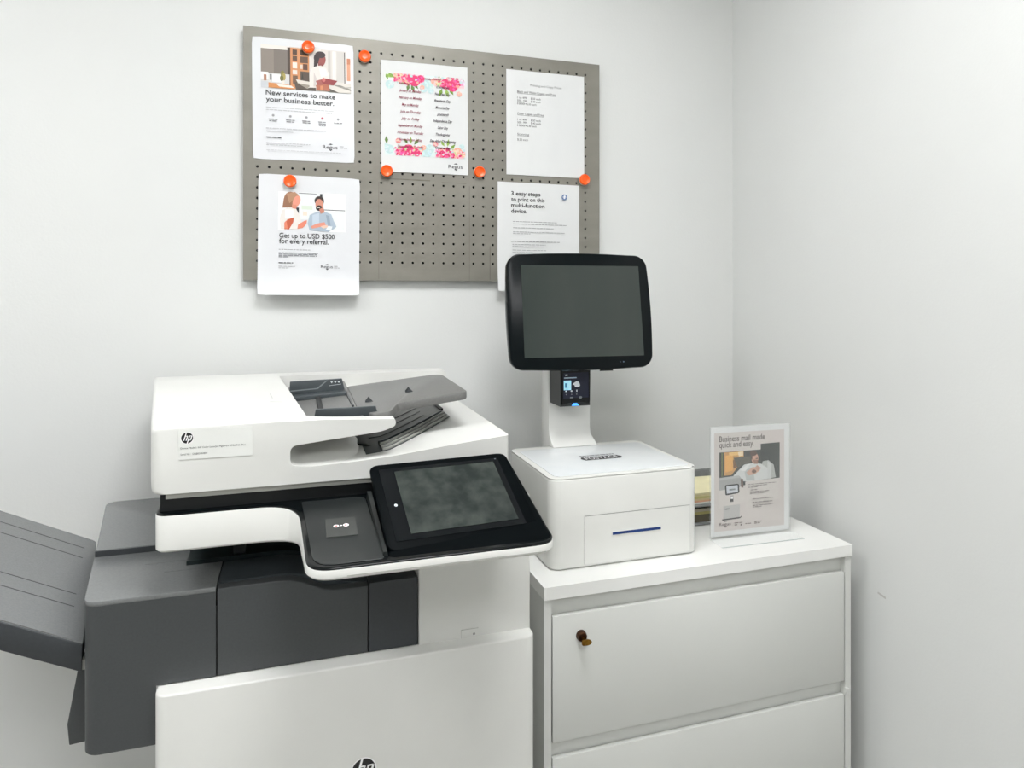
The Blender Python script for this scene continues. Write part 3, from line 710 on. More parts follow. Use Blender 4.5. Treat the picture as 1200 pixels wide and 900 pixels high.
def env(z, col, lab, dx, dy, rot, th=.003, bulge=.0, hw=.115, hd=.064):
    m = mat('envelope_paper', col, .7, noise=(20, tuple(int(c*.94) for c in col), (1,1,1)))
    cx_, cy_ = (TX0+TX1)/2+dx, TY0+.074+dy
    b = bmesh.new(); n = 8; g = []
    for side in (0,1):
        rows = []
        for j in range(n+1):
            row = []
            for i in range(n+1):
                u = -1+2*i/n; v = -1+2*j/n
                px_, py_ = u*hw, v*hd; ca, sa = math.cos(R(rot)), math.sin(R(rot))
                zz = z + side*th + side*bulge*(1-u*u)*(1-v*v)**.5 if side else z
                row.append(b.verts.new((cx_+px_*ca-py_*sa, cy_+px_*sa+py_*ca, zz)))
            rows.append(row)
        g.append(rows)
    for s_ in (0,1):
        for j in range(n):
            for i in range(n): b.faces.new((g[s_][j][i],g[s_][j][i+1],g[s_][j+1][i+1],g[s_][j+1][i]))
    def ed(G): return [G[0][i] for i in range(n+1)]+[G[j][n] for j in range(1,n+1)]+[G[n][i] for i in range(n-1,-1,-1)]+[G[j][0] for j in range(n-1,0,-1)]
    e0, e1 = ed(g[0]), ed(g[1])
    for k in range(len(e0)):
        l = (k+1)%len(e0); b.faces.new((e0[k],e0[l],e1[l],e1[k]))
    top(finish('envelope', b, m, smooth=50), lab, 'envelope', 'envelopes in the letter tray')
z = .9830
for col,lab,dx,dy,rt,th,bu in [((232,232,228),'white envelope at the bottom of the upper tier pile',0,0,0,.0040,0),((226,176,146),'salmon envelope near the bottom of the upper tier pile',.003,.002,1,.0038,0),((222,204,160),'buff envelope above the salmon one in the tray',-.002,.001,-1,.0038,0),
                               ((206,198,138),'olive yellow envelope in the middle of the upper tier pile',.0,.003,1.5,.0038,0),((232,222,176),'pale cream envelope below the top one in the tray',.002,.004,-.5,.0045,0),((236,228,188),'cream envelope bulging on top of the tray pile',-.001,.004,1,.004,.009)]:
    env(z,col,lab,dx,dy,rt,th,bu,hw=.126-.001*abs(rt)); z += th+.0004
z = .9394
for col,lab,th in [((96,90,74),'brown folder lying at the bottom of the lower tray tier',.018),((190,180,120),'olive envelope on the lower tray tier',.006),((198,190,168),'beige envelope topmost on the lower tray tier',.007)]:
    env(z,col,lab,0,.0,0,th,0); z += th+.0004

# ------------------------------------------------------------------ acrylic sign holder with flyer
sh = thing('sign_holder', 'clear acrylic L-shaped sign holder standing on the filing cabinet', 'sign holder', (1.008,1.336,CT))
A0 = Vector((.9011,1.3400,CT+.0003)); A1 = Vector((1.1150,1.3320,CT+.0003)); rr_ = (A1-A0).normalized(); WS = (A1-A0).length
fs = Frame(A0, rr_, (0,0,1))
HS = .258
panel('front_panel', fs, 0, WS, 0, HS, .0030, .0018, M['acryl'], sh)
panel('back_panel', fs, 0, WS, 0.0026, HS, -.0004, .0018, M['acryl'], sh)
foot = [fs.p(0,0,.0032)+Vector((0,0,0)), fs.p(WS,0,.0032), fs.p(WS,0,.050), fs.p(0,0,.050)]
finish('foot', loft_bm([[tuple(p) for p in foot],[(p.x,p.y,p.z+.0024) for p in foot]]), M['acryl'], sh)
eg = mat('acrylic_edge', (190,196,195), .2, noise=(30,(180,186,185),(1,1,1)))
b = loft_bm([[fs.p(0,0,.0495),fs.p(WS,0,.0495),fs.p(WS,0,.0505),fs.p(0,0,.0505)],[fs.p(0,.0015,.0495),fs.p(WS,.0015,.0495),fs.p(WS,.0015,.0505),fs.p(0,.0015,.0505)]])
finish('edge', b, eg, sh)
# flyer
fl = thing('printed_flyer', 'taupe flyer about business mail with a photo of a seated man, inside the clear holder', 'flyer', fs.p(WS/2,.017,.0006))
FX0, FX1, FZ0, FZ1 = .0115, WS-.0165, .0175, .2425
finish('backing_sheet', loft_bm([[fs.p(x,y,-.0002) for x,y in rect(.003,.006,WS-.003,HS-.003)],[fs.p(x,y,.0001) for x,y in rect(.003,.006,WS-.003,HS-.003)]]), M['paper'], fl)
finish('paper', loft_bm([[fs.p(x,y,.0001) for x,y in rect(FX0,FZ0,FX1,FZ1)],[fs.p(x,y,.0004) for x,y in rect(FX0,FZ0,FX1,FZ1)]]), M['flyer'], fl)
fw, fh = FX1-FX0, FZ1-FZ0
def pf(pts):  # normalised flyer coords, y down
    return [(FX0+fw*x, FZ1-fh*y) for x,y in pts]
n_ = pf
X_ = lambda x: (x-65)/(722-65)     # from the close view
Y_ = lambda x,y: (y-(150-(x-65)*.068))/(930)
def v(pts): return pf([(X_(x), Y_(x,y)) for x,y in pts])
def ve(cx,cy,rx,ry,rot=0): return v(ell(cx,cy,rx,ry,14,rot))
A = [((60,62,60), v([(110,330),(495,302),(495,248),(678,232),(678,575),(110,690)])), ((46,50,48), v([(495,248),(678,232),(678,575),(560,590),(500,420)])),
     ((196,150,90), v([(150,330),(335,318),(335,370),(280,470),(220,545),(150,550)])), ((226,170,92), v([(165,360),(235,350),(235,500),(165,520)])), ((230,190,120), v([(200,330),(330,320),(330,350),(200,362)])), ((120,84,48), v([(235,400),(300,395),(280,470),(240,480)])),
     ((236,216,180), v([(280,325),(330,320),(330,360),(290,366)])), ((40,38,34), v([(110,332),(128,331),(128,560),(110,562)])), ((96,104,60), v([(128,331),(142,330),(142,555),(128,560)])), ((60,50,40), v([(142,330),(152,330),(152,553),(142,555)])),
     ((88,84,74), v([(240,380),(400,365),(400,440),(330,440),(280,480)])),
     ((176,178,174), v([(515,415),(570,405),(620,450),(640,570),(540,590),(500,470)])), ((200,202,200), v([(560,410),(600,440),(590,585),(560,585)])),
     ((206,208,206), v([(240,550),(340,445),(430,430),(500,440),(560,480),(560,585),(380,610),(300,600)])), ((182,186,184), v([(340,500),(420,470),(440,600),(360,600)])), ((222,222,220), v([(300,500),(370,440),(400,440),(350,510)])),
     ((196,152,130), ve(440,385,34,52)), ((88,64,54), ve(425,338,34,26)), ((88,64,54), v([(400,340),(418,335),(416,400),(404,390)])), ((150,108,90), v([(425,400),(470,400),(468,440),(430,440)])), ((60,48,44), v([(448,385),(470,382),(470,390),(448,393)])),
     ((202,162,142), v([(360,520),(420,470),(460,470),(490,500),(440,540),(380,550)])), ((120,92,80), ve(432,512,22,18)), ((190,150,132), v([(460,450),(500,480),(470,510),(440,480)])),
     ((160,160,158), v([(110,570),(290,548),(330,600),(300,660),(110,692)])), ((178,178,176), v([(110,570),(290,548),(295,570),(112,594)])), ((110,86,78), v([(305,585),(328,580),(332,665),(312,670)])),
     ((207,201,196), v([(350,610),(665,577),(665,780),(350,860)])), ((207,201,196), v([(110,690),(300,660),(345,668),(345,800),(110,860)])),
     ((205,199,194), v([(85,150),(495,140),(495,302),(110,330),(85,332)]))]
# little kiosk drawing
A += [((24,26,28), v(round_poly([(160,638),(290,626),(296,715),(165,738)],16,3))), ((196,200,206), v([(174,650),(278,640),(282,705),(178,720)])), ((130,134,138), v([(200,676),(256,671),(257,686),(201,692)])), ((170,168,166), v([(208,738),(240,734),(240,800),(208,804)])), ((28,28,30), v([(210,765),(238,762),(238,795),(210,798)])), ((230,230,232), v([(214,752),(236,750),(236,770),(214,772)])),
      ((184,182,180), v([(148,838),(300,822),(296,955),(146,972)])), ((168,166,164), v([(146,960),(296,942),(296,955),(146,972)])), ((70,68,68), v([(162,862),(200,858),(200,868),(162,872)])), ((74,70,70), v([(132,962),(300,944),(318,930),(318,942),(300,957),(138,974)]))]
art('printed_photo', fs, A, fl, .0006, .00001)
def vt(s_, x, y, x2, size, col=(74,62,62)):
    a = v([(x,y)])[0]; c_ = v([(x2,y)])[0]; return (s_, a[0], a[1], c_[0]-a[0], size, col)
text('heading_text', fs, [vt('Business mail made',108,230,535,.0185), vt('quick and easy.',108,286,430,.0185)], fl, .00105, .010)
D = []
def vd(x,y,x2,seed,col=(140,134,132),h=.0018):
    a = v([(x,y)])[0]; c_ = v([(x2,y)])[0]; return dashes(a[0],a[1],c_[0]-a[0],col,h,seed)
for k,(x,y,x2) in enumerate([(375,640,640),(375,655,560),(375,668,470),(400,692,460),(395,712,575),(395,725,540),(415,780,610),(415,812,605),(415,842,605),(415,856,500)]): D += vd(x,y,x2,80+k)
for k,(x,y,x2) in enumerate([(245,1002,330),(245,1020,280),(345,1012,400),(430,996,500),(430,1010,490)]): D += vd(x,y,x2,95+k,(120,108,106))
D += [((110,100,100), ell(*v([(306,1016)])[0],.002,.002,8))]
art('small_print', fs, D, fl, .00105)
a_ = v([(108,1024)])[0]
regus(fs, a_[0], a_[1], .030, fl, (90,76,76))

# ------------------------------------------------------------------ multifunction printer
pr = thing('multifunction_printer', 'large white and charcoal office copier with touch panel and side output tray', 'printer', (.1,1.36,0))
FL = -.18   # left sides splay outwards towards the back
def splay(x, z): return -.087 if x < -.185 else 0
# lower body
b = box_bm(-.195,.3945,1.100,1.66,.10,.9105)
bevel(b, .018, 6, edges=[e for e in b.edges if abs(e.verts[0].co.z-e.verts[1].co.z) > .1])
b.normal_update()
bevel(b, .0030, 3, edges=[e for e in b.edges if len(e.link_faces)==2 and ((e.link_faces[0].normal.z > .9) != (e.link_faces[1].normal.z > .9))])
body = finish('cabinet_body', b, M['white'], pr)
fbod = Frame((0,1.0996,0),(1,0,0),(0,0,1))
hp_logo('round_emblem', fbod, .1045, .7420, .0185, body)
b = bmesh.new()
for z in (.60,.42): box_bm(-.19,.39,1.0985,1.101,z,z+.003,b)
finish('tray_seam', b, M['offgrey'], body, smooth=0)
for cx_ in (-.15,.35):
    for cy_ in (1.16,1.60):
        rg = [[(cx_+dx, cy_+.03*math.cos(2*math.pi*k/20), .051+.05*math.sin(2*math.pi*k/20)) for k in range(20)] for dx in (-.012,.012)]
        bb = loft_bm(rg); box_bm(cx_-.02,cx_+.02,cy_-.02,cy_+.02,.07,.102,bb)
        finish('caster', bb, M['grey2'], pr)
# upper white column on the right
b = prism_x([(1.130,.900),(1.66,.900),(1.66,1.12),(1.23,1.12),(1.20,1.1445),(1.130,1.1445)],.1975,.3945); bevel(b,.003,3)
col = finish('right_column', b, M['white'], pr)
box('port_cover', .2702,.3002,1.1292,1.132,.9075,.9245, M['white'], col, .0008, 2)
fu = Frame((0,1.1290,0),(1,0,0),(0,0,1))
art('port_icon', fu, [((120,120,118), ell(.2925,.9155,.0022,.0022,14)), ((190,190,188), ell(.2925,.9155,.0010,.0010,10))], col)
tube('port_groove', [(.2702,1.1290,.908),(.2702,1.1290,.9245),(.3002,1.1290,.9245)], .0004, M['offgrey'], col)
# dark finisher: left cover, door, narrow door
left_pts = [(-.291,.8242),(-.1965,.8242),(-.1965,.912),(-.1145,.912),(-.1145,1.0410),(-.291,1.0410)]
b = prism_y(left_pts, 1.130, 1.62, splay)
bevel(b,.020,6,edges=[e for e in b.edges if max(v.co.y for v in e.verts) < 1.14 and max(v.co.x for v in e.verts) < -.290])
fin = finish('finisher_cover', b, M['grey'], pr, 50)
# top skin of the finisher (light on upward faces painted in as paler grey)
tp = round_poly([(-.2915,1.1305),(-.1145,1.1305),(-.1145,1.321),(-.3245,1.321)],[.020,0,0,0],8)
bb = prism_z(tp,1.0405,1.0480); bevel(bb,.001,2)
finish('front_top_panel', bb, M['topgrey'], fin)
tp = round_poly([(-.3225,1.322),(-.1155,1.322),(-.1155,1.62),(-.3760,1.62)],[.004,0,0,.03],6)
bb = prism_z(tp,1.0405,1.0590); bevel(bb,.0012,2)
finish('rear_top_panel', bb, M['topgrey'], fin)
bb = prism_z([(-.3232,1.3205),(-.1155,1.3205),(-.1155,1.323),(-.3232,1.323)],1.0478,1.0575)
finish('step_face', bb, M['grey2'], fin, smooth=0)
for x0,x1,y0 in [(-.236,-.13,1.26),(-.20,-.125,1.215),(-.27,-.20,1.50)]:
    z0 = 1.0479 if y0 < 1.3 else 1.0589
    finish('top_ridge', box_bm(x0,x1,y0,y0+.0016,z0-.001,z0+.0006), M['topgrey'], fin, smooth=0)
dpts = [(-.1125,.912),(.1140,.912),(.1140,1.020),(.060,1.021),(.045,1.024),(.030,1.031),(.012,1.040),(-.005,1.0445),(-.030,1.0460),(-.1125,1.0450)]
b = prism_y(dpts, 1.130, 1.20); bevel(b,.002,2,edges=[e for e in b.edges if len(e.link_faces)==2 and e.calc_face_angle(0)>R(50) and max(v.co.y for v in e.verts) < 1.14])
door = finish('front_door', b, M['grey'], fin, 50)
b = box_bm(.1165,.1955,1.130,1.20,.912,1.024); bevel(b,.002,2)
finish('narrow_door', b, M['grey2'], fin)
# recessed core behind the doors and the delivery bay, its shade painted near-black
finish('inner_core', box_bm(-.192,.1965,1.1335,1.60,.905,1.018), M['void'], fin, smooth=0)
# sloping shelf behind the door (grey), post; bay shade painted into the dark ledge and back
sp = [(-.1125,1.040),(-.1125,1.0475),(-.02,1.0490),(.02,1.043),(.05,1.030),(.09,1.022),(.19,1.020),(.19,1.010),(-.1125,1.010)]
finish('delivery_shelf', prism_y(sp,1.150,1.40), M['guide'], fin, 50)
sp = [(-.17,1.045),(-.17,1.0545),(-.03,1.0560),(.0,1.053),(.03,1.042),(.06,1.030),(.06,1.020),(-.17,1.020)]
finish('delivery_ledge', prism_y(sp,1.235,1.42), M['teal'], fin, 50)
finish('bay_shade_panel', box_bm(-.1875,.196,1.42,1.60,1.01,1.19), M['void'], fin, smooth=0)
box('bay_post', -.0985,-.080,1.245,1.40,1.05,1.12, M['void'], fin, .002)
box('bay_bracket', -.078,.055,1.30,1.41,1.055,1.072, M['grey'], fin, .002)
# output tray
def tray_pt(s_, t_, off=0.):
    """s along the tray away from the machine (0..1), t from front (0) to back (1)"""
    a = Vector((-.3000,1.160,.9760)); c_ = Vector((-.3950,1.6256,.9760))
    base = a.lerp(c_, t_); d = Vector((-math.cos(R(25.4)),0,math.sin(R(25.4))))
    nrm = Vector((math.sin(R(25.4)),0,math.cos(R(25.4))))
    return base + d*(.36*s_) + nrm*off
rings = []
outl = round_poly([(0,0),(1,0),(1,1),(0,1)],[.0,.06,.06,.03],5)
th = .040
b = loft_bm([[tray_pt(s_,t_,-.003)-Vector((0,0,th)) for s_,t_ in outl],[tray_pt(s_,t_,-.001) for s_,t_ in outl]])
bevel(b,.002,2,ang=60)
trayo = finish('output_tray', b, M['grey2'], pr, 50)
outl2 = round_poly([(0.002,0.004),(.998,.004),(.998,.996),(.002,.996)],[.0,.06,.06,.03],5)
b = loft_bm([[tray_pt(s_,t_,-.0012) for s_,t_ in outl2],[tray_pt(s_,t_,.0012) for s_,t_ in outl2]])
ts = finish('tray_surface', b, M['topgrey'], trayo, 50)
for t_ in (.25,.36,.74,.86):
    b = bmesh.new()
    V_ = [b.verts.new(p) for p in [tray_pt(.06,t_-.003,.0010),tray_pt(.94,t_-.003,.0010),tray_pt(.94,t_,.0019),tray_pt(.06,t_,.0019),tray_pt(.06,t_+.003,.0010),tray_pt(.94,t_+.003,.0010)]]
    b.faces.new((V_[0],V_[1],V_[2],V_[3])); b.faces.new((V_[3],V_[2],V_[5],V_[4])); b.faces.new((V_[0],V_[3],V_[4])); b.faces.new((V_[1],V_[5],V_[2]))
    finish('tray_rib', b, M['grey2'], ts, 20)
# support arm under the tray
sp = [(-.292,.975),(-.3130,.935),(-.3289,.8421),(-.3264,.8105),(-.290,.8135)]
bb = prism_y(sp,1.19,1.45); bevel(bb,.002,2)
finish('tray_support', bb, M['grey'], trayo)
box('hinge_clip', -.3035,-.296,1.165,1.185,.935,.950, M['offgrey'], trayo, .001)

# control deck -------------------------------------------------------------
def ztop(y): return 1.175 - (1.10-y)*.063
def deck_outline():
    key = [(-.195,1.300),(-.195,1.100),(-.022,1.100),(.0060,1.062),(.0140,.864),(.3440,.864),(.3440,1.300)]
    rad = [0,.020,.035,.035,.034,.034,0]
    pts = []
    n = len(key)
    for i in range(n):
        p = Vector(key[i]); a = Vector(key[i-1]); c_ = Vector(key[(i+1)%n]); r = rad[i]
        if r <= 0: pts.append((p.x,p.y)); continue
        d1 = (a-p).normalized(); d2 = (c_-p).normalized()
        s_ = p+d1*min(r,(a-p).length*.5); e_ = p+d2*min(r,(c_-p).length*.5)
        for k in range(9):
            u = k/8; q_ = s_*(1-u)**2+p*2*u*(1-u)+e_*u**2; pts.append((q_.x,q_.y))
    # subdivide long edges
    out = []
    for i in range(len(pts)):
        a = Vector(pts[i]); c_ = Vector(pts[(i+1)%len(pts)]); out.append((a.x,a.y)); L_ = (c_-a).length
        m_ = int(L_/.02)
        for k in range(1,m_): q_ = a.lerp(c_,k/m_); out.append((q_.x,q_.y))
    return out
def inset(pts, d):
    n = len(pts); out = []
    for i in range(n):
        a = Vector(pts[i-1]); p = Vector(pts[i]); c_ = Vector(pts[(i+1)%n])
        t_ = (c_-a).normalized(); nrm = Vector((-t_.y,t_.x)); out.append((p.x+nrm.x*d, p.y+nrm.y*d))
    return out
def zbot(x,y):
    if y >= 1.095 and x < .3: zb = 1.1185
    elif y >= 1.095: zb = ztop(y)-.016
    else:
        if x < .03:
            u = min(1,max(0,(1.10-y)/.20)); zb = 1.1185 + (ztop(.87)-.016-1.1185)*u**1.0
        else: zb = ztop(y)-.016
    return zb
ol = deck_outline()
zb = [zbot(x,y) for x,y in ol]
for _ in range(3): zb = [(zb[i-1]+zb[i]*2+zb[(i+1)%len(zb)])/4 for i in range(len(zb))]
i4 = inset(ol,.004); i1 = inset(ol,.0012)
r0 = [(x,y,z+.0015) for (x,y),z in zip(inset(ol,.006),zb)]
r0b = [(x,y,z) for (x,y),z in zip(i4,zb)]
r1 = [(x,y,z+.0035) for (x,y),z in zip(ol,zb)]
r2 = [(x,y,ztop(y)-.0040) for x,y in ol]
r3 = [(x,y,ztop(y)-.0022) for x,y in i1]
deck_w = loft_bm([r0,r0b,r1,r2,r3],cap0=True,cap1=True)
bmesh.ops.triangulate(deck_w, faces=[f for f in deck_w.faces if len(f.verts) > 4])
deck = finish('deck_rim', deck_w, M['white'], pr, 40)
i2 = inset(ol,.0008); i5 = inset(ol,.0048)
b = loft_bm([[(x,y,ztop(y)-.0030) for x,y in i2],[(x,y,ztop(y)-.0008) for x,y in i2],[(x,y,ztop(y)+.0004) for x,y in inset(ol,.0025)],[(x,y,ztop(y)+.0004) for x,y in i5]])
bmesh.ops.triangulate(b, faces=[f for f in b.faces if len(f.verts) > 4])
deck_b = finish('deck_top', b, M['black'], deck, 40)
# pale seam strip on the rim front
b = bmesh.new(); 
bb = box_bm(.062,.3245,.8636,.8660,ztop(.864)-.0118,ztop(.864)-.0108); finish('rim_seam', bb, M['offgrey'], deck, smooth=0)
# satin pad left of the screen
def dp_(x,y,o=0.): return (x,y,ztop(y)+o)
pad = round_poly([(.0105,1.098),(.0230,.872),(.1090,.872),(.1060,1.098)],[.004,.030,.006,.012],6)
b = loft_bm([[dp_(x,y,.0004) for x,y in pad],[dp_(x,y,.0016) for x,y in pad]]); bevel(b,.0005,1)
finish('side_pad', b, M['satin'], deck_b)
rp = [(.0420,1.0160),(.0840,1.0150),(.0830,.9510),(.0415,.9520)]
b = loft_bm([[dp_(x,y,.0016) for x,y in rp],[dp_(x,y,.0028) for x,y in rp]])
rd = finish('badge_reader', b, mat('reader_tile',(64,66,64),.4,noise=(80,(68,70,68),(1,1,1))), deck_b)
fn = Frame((.0625,.9860,ztop(.986)+.0030),(1,0,0),(0,1,.063))
art('reader_symbol', fn, [((246,240,240), ell(-.0068,0,.0040,.0050,14)), ((200,120,120), ell(-.0064,0,.0018,.0026,10)), ((246,240,240), ell(.0068,.0004,.0040,.0050,14)), ((200,120,120), ell(.0064,.0004,.0018,.0026,10)), ((246,240,240), ell(0,0,.0018,.0022,10))], rd)
# raised cowl that carries the screen
b = loft_bm([[dp_(x,y,.0) for x,y in round_poly([(.115,.872),(.3435,.872),(.3435,1.095),(.115,1.095)],[.01,.03,.004,.01],5)],
             [(x,y,ztop(y)+.003+max(0,(y-.895))*.20) for x,y in round_poly([(.122,.884),(.3385,.884),(.3425,1.093),(.122,1.093)],[.01,.025,.004,.01],5)]])
bevel(b,.002,2,ang=20)
cowl = finish('screen_cowl', b, M['pblack'], deck_b, 40)
# slot edge visible between pad and screen
bb = loft_bm([[dp_(.1075,.88,.0005),dp_(.1145,.88,.0005),dp_(.1165,1.09,.0005),dp_(.1080,1.09,.0005)],[dp_(.1085,.88,.006),dp_(.1135,.88,.006),dp_(.1155,1.09,.012),dp_(.1090,1.09,.012)]])
finish('cowl_side', bb, M['satin'], cowl)
# touch panel
ty, tl = R(5.09), R(30.33)
rv = Vector((math.cos(ty),math.sin(ty),0)); bk = Vector((-math.sin(ty),math.cos(ty),0)); uv = bk*math.cos(tl)+Vector((0,0,1))*math.sin(tl)
fp = Frame((.1159,.885,1.1636+.0015), rv, uv)
TW, TH = .2169, .1565
def tp_out(d, r=.014): return round_poly(rect(d,d,TW-d,TH-d), r, 7)
b = loft_bm([[fp.p(x,y,-.011) for x,y in tp_out(.006)],[fp.p(x,y,-.008) for x,y in tp_out(.001)],[fp.p(x,y,-.0025) for x,y in tp_out(0)],[fp.p(x,y,-.0006) for x,y in tp_out(.0008)],[fp.p(x,y,0) for x,y in tp_out(.0026)]])
tsn = finish('touch_panel', b, M['pblack'], deck, 40)
panel('bezel', fp, .0125, TW-.0175, .0125, TH-.0115, .0009, .0015, mat('panel_bezel',(10,13,16),.1,spec=.3,noise=(30,(14,17,20),(1,1,1))), tsn, .002)
panel('display', fp, .0343, TW-.0265, .0221, TH-.0189, .0014, .001, M['glass'], tsn)
art('home_button', fp, [((214,220,224), ell(.0240,.0740,.0022,.0024,12)), ((40,44,48), ell(.0240,.0737,.0010,.0010,8)), ((120,128,136), ell(TW-.022,TH-.0135,.0010,.0010,8))], tsn, .0012)
panel('panel_stand', fp, .03, TW-.03, .02, TH-.03, -.0105, .03, M['satin'], cowl)

# scanner ------------------------------------------------------------------
sl = lambda y: (y-1.10)/.52*-.087
out = round_poly([(-.199,1.203),(.347,1.203),(.347,1.3020),(-.199,1.3030)],[.012,.006,.010,.010],5)
def top_rise(x,y,z): return z + (.010*(y-1.1)/.52 if z > 1.28 else 0)
rings = []
for k in range(0,9):
    y = 1.10+.56*k/8; dx = -.094*k/8
    # rounded front-left / back-left corner
    rings.append([(x+(dx if x < -.15 else 0)+(0),y,top_rise(x,y,z)) for x,z in out])
def pull(r_, c, y): # small rounding ring
    return [(x+(c if x < -.15 else -c*.5), y, z+(-c*.25 if z > 1.28 else c*.15)) for x,_,z in r_]
rings = [pull(rings[0],.0085,1.1000),pull(rings[0],.0035,1.1022),[(x,1.1075,z) for x,_,z in rings[0]]]+rings[1:-1]+[[(x,1.652,z) for x,_,z in rings[-1]],pull(rings[-1],.006,1.66)]
b = loft_bm(rings)
scan = finish('scanner_housing', b, M['white'], pr, 50)
def cutter(b):
    me = bpy.data.meshes.new('cut'); bmesh.ops.recalc_face_normals(b, faces=b.faces); b.to_mesh(me); b.free()
    me.materials.append(M['white'])
    o = bpy.data.objects.new('cut', me); C.objects.link(o); o.location = -Vector(pr.location); o.location = (0,0,0)
    for v_ in me.vertices: v_.co -= Vector(pr.location)
    o.location = pr.location
    return o
# everything open at the right: between the arm and the lid
open_pts = round_poly([(-.0060,1.2330),(-.0060,1.2625),(.020,1.2655),(.135,1.2770),(.1560,1.2850),(.1545,1.2975),(.120,1.3030),(.1205,1.36),(.42,1.36),(.42,1.2590),(.347,1.2575),(.250,1.2480),(.150,1.2360),(.080,1.2310),(.020,1.2290)],
                      [.008,.010,.02,.02,.006,.006,.004,0,0,0,.0,.05,.05,.03,.01],6)
c1 = cutter(prism_y(open_pts, 1.0, 1.600))
# feeder pocket
pk = [(.0180,1.1290),(.45,1.1290),(.45,1.6035),(-.0320,1.6035)]
c2 = cutter(prism_z(pk, 1.2840, 1.40))
c3 = cutter(prism_y([(.0185,1.3060),(.022,1.3022),(.060,1.2995),(.154,1.2955),(.3,1.2955),(.3,1.37),(.0185,1.37)], 1.0, 1.1292))
boolean(scan, [c1, c2, c3])
me = scan.data
b = bmesh.new(); b.from_mesh(me); bmesh.ops.remove_doubles(b, verts=b.verts, dist=1e-5)
b.to_mesh(me); b.free()
for p in me.polygons: p.use_smooth = True
me.set_sharp_from_angle(angle=R(38))
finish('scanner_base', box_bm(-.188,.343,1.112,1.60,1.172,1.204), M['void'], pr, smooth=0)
box('scanner_skirt', -.1800,.349,1.1060,1.62,1.1955,1.2050, M['offgrey'], pr, .001, 2)
# cavity floor ramp, smoothly rising to the back on the left (paper stop)
b = bmesh.new(); n, m_ = 22, 12; g = []
for j in range(m_+1):
    row = []
    for i in range(n+1):
        x = -.0075+.135*i/n; y = 1.1030+.15*j/m_
        fade = 1-min(1,max(0,(x-.066)/.062)); fade = fade*fade*(3-2*fade)
        edge = min(1, (x+.0075)/.02)
        z = 1.2275+(y-1.103)*.30*fade + .010*(1-edge)**2 - .004*(1-fade)
        row.append(b.verts.new((x,y,z)))
    g.append(row)
for j in range(m_):
    for i in range(n): b.faces.new((g[j][i],g[j][i+1],g[j+1][i+1],g[j+1][i]))
finish('paper_stop', b, M['white'], scan, 60)
# ribbed output insert
def lidz(x):
    pts = [(.02,1.229),(.08,1.231),(.150,1.236),(.250,1.248),(.347,1.2575)]
    for (a,za),(c_,zc) in zip(pts,pts[1:]):
        if x <= c_: return za+(zc-za)*(x-a)/(c_-a)
    return 1.2575
IX0, IX1 = .118, .293
def y_front(x): return 1.142+(x-.150)*1.05+ (1.5*(x-.150)**2 if x > .15 else .9*(.150-x))
def y_back(x): return 1.500
def strip(fa_,fb_,off,x0,x1):
    N = 18; rs = []
    for k in range(N+1):
        x = x0+(x1-x0)*k/N; z = lidz(x)
        rs.append([(x,fa_(x),z-.003),(x,fa_(x),z+off),(x,fb_(x),z+off),(x,fb_(x),z-.003)])
    return loft_bm(rs)
ins = finish('output_insert', strip(y_front,y_back,.0012,.112,IX1), M['teal'], scan, 30)
for k in range(4):
    finish('insert_rib', strip(lambda x: y_front(x)+.004+.021*k, lambda x: y_front(x)+.013+.021*k, .0035, .140, IX1-.003), M['rib'] if k < 3 else M['guide'], ins, 30)
for k in (0,1,2):
    finish('insert_line', strip(lambda x: min(y_back(x)-.004, y_front(x)+.110+.045*k), lambda x: min(y_back(x)-.001, y_front(x)+.1125+.045*k), .0022, IX0+.01, .25), M['guide'], ins, 30)
finish('insert_edge', strip(lambda x: 1.40, lambda x: 1.50, .004, IX1-.004, IX1+.003), M['void'], ins, 30)
# mouth under the feeder, its shade painted by a near-black block
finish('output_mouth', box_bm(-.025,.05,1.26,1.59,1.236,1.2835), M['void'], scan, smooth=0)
b = prism_z([(.045,1.262),(.100,1.215),(.125,1.19),(.125,1.59),(.045,1.59)],1.2285,1.2358)
finish('mouth_floor', b, M['teal'], scan, smooth=0)
# feeder input tray: low bed on the left, raised plate on the right
b = prism_y([(-.03,1.2830),(.02,1.2830),(.108,1.2860),(.108,1.2960),(.02,1.2890),(-.03,1.2850)],1.131,1.598)
bed = finish('feeder_bed', b, M['traygrey'], scan, 20)
# plate: tilted slab with rounded right corners and notched front-left corner
def platez(x): return 1.2985+(x-.108)*.112
pl = round_poly([(.108,1.4900),(.104,1.1900),(.1230,1.131),(.1510,1.131),(.1730,1.195),(.3000,1.2000),(.3060,1.4720)],[0,0,.0,.006,.012,.016,.030],6)
b = loft_bm([[(x,y,platez(x)-.0145) for x,y in pl],[(x,y,platez(x)) for x,y in pl]])
bevel(b,.0022,2,ang=60)
plate = finish('feeder_plate', b, M['traygrey'], scan, 40)
pl2 = [(.150,1.131),(.1730,1.195),(.1745,1.2),(.14,1.2)]
def tri_pad(x,y,s_=1.):
    z = platez(x)
    b = bmesh.new(); V_ = [b.verts.new(p) for p in [(x-.0075*s_,y,z),(x+.0075*s_,y,z),(x+.0055*s_,y+.020,z),(x-.0055*s_,y+.020,z),(x,y+.006,z+.0078),(x,y+.016,z+.0078)]]
    for f_ in [(0,1,4),(1,2,5,4),(2,3,5),(3,0,4,5)]: b.faces.new([V_[i] for i in f_])
    finish('ridge_pad', b, M['pad'], plate, 0)
tri_pad(.1290,1.250); tri_pad(.2080,1.290)
b = bmesh.new()
box_bm(.0980,.1010,1.24,1.46,1.295,1.2985,b)
finish('plate_seam', b, M['grey2'], plate, smooth=0)
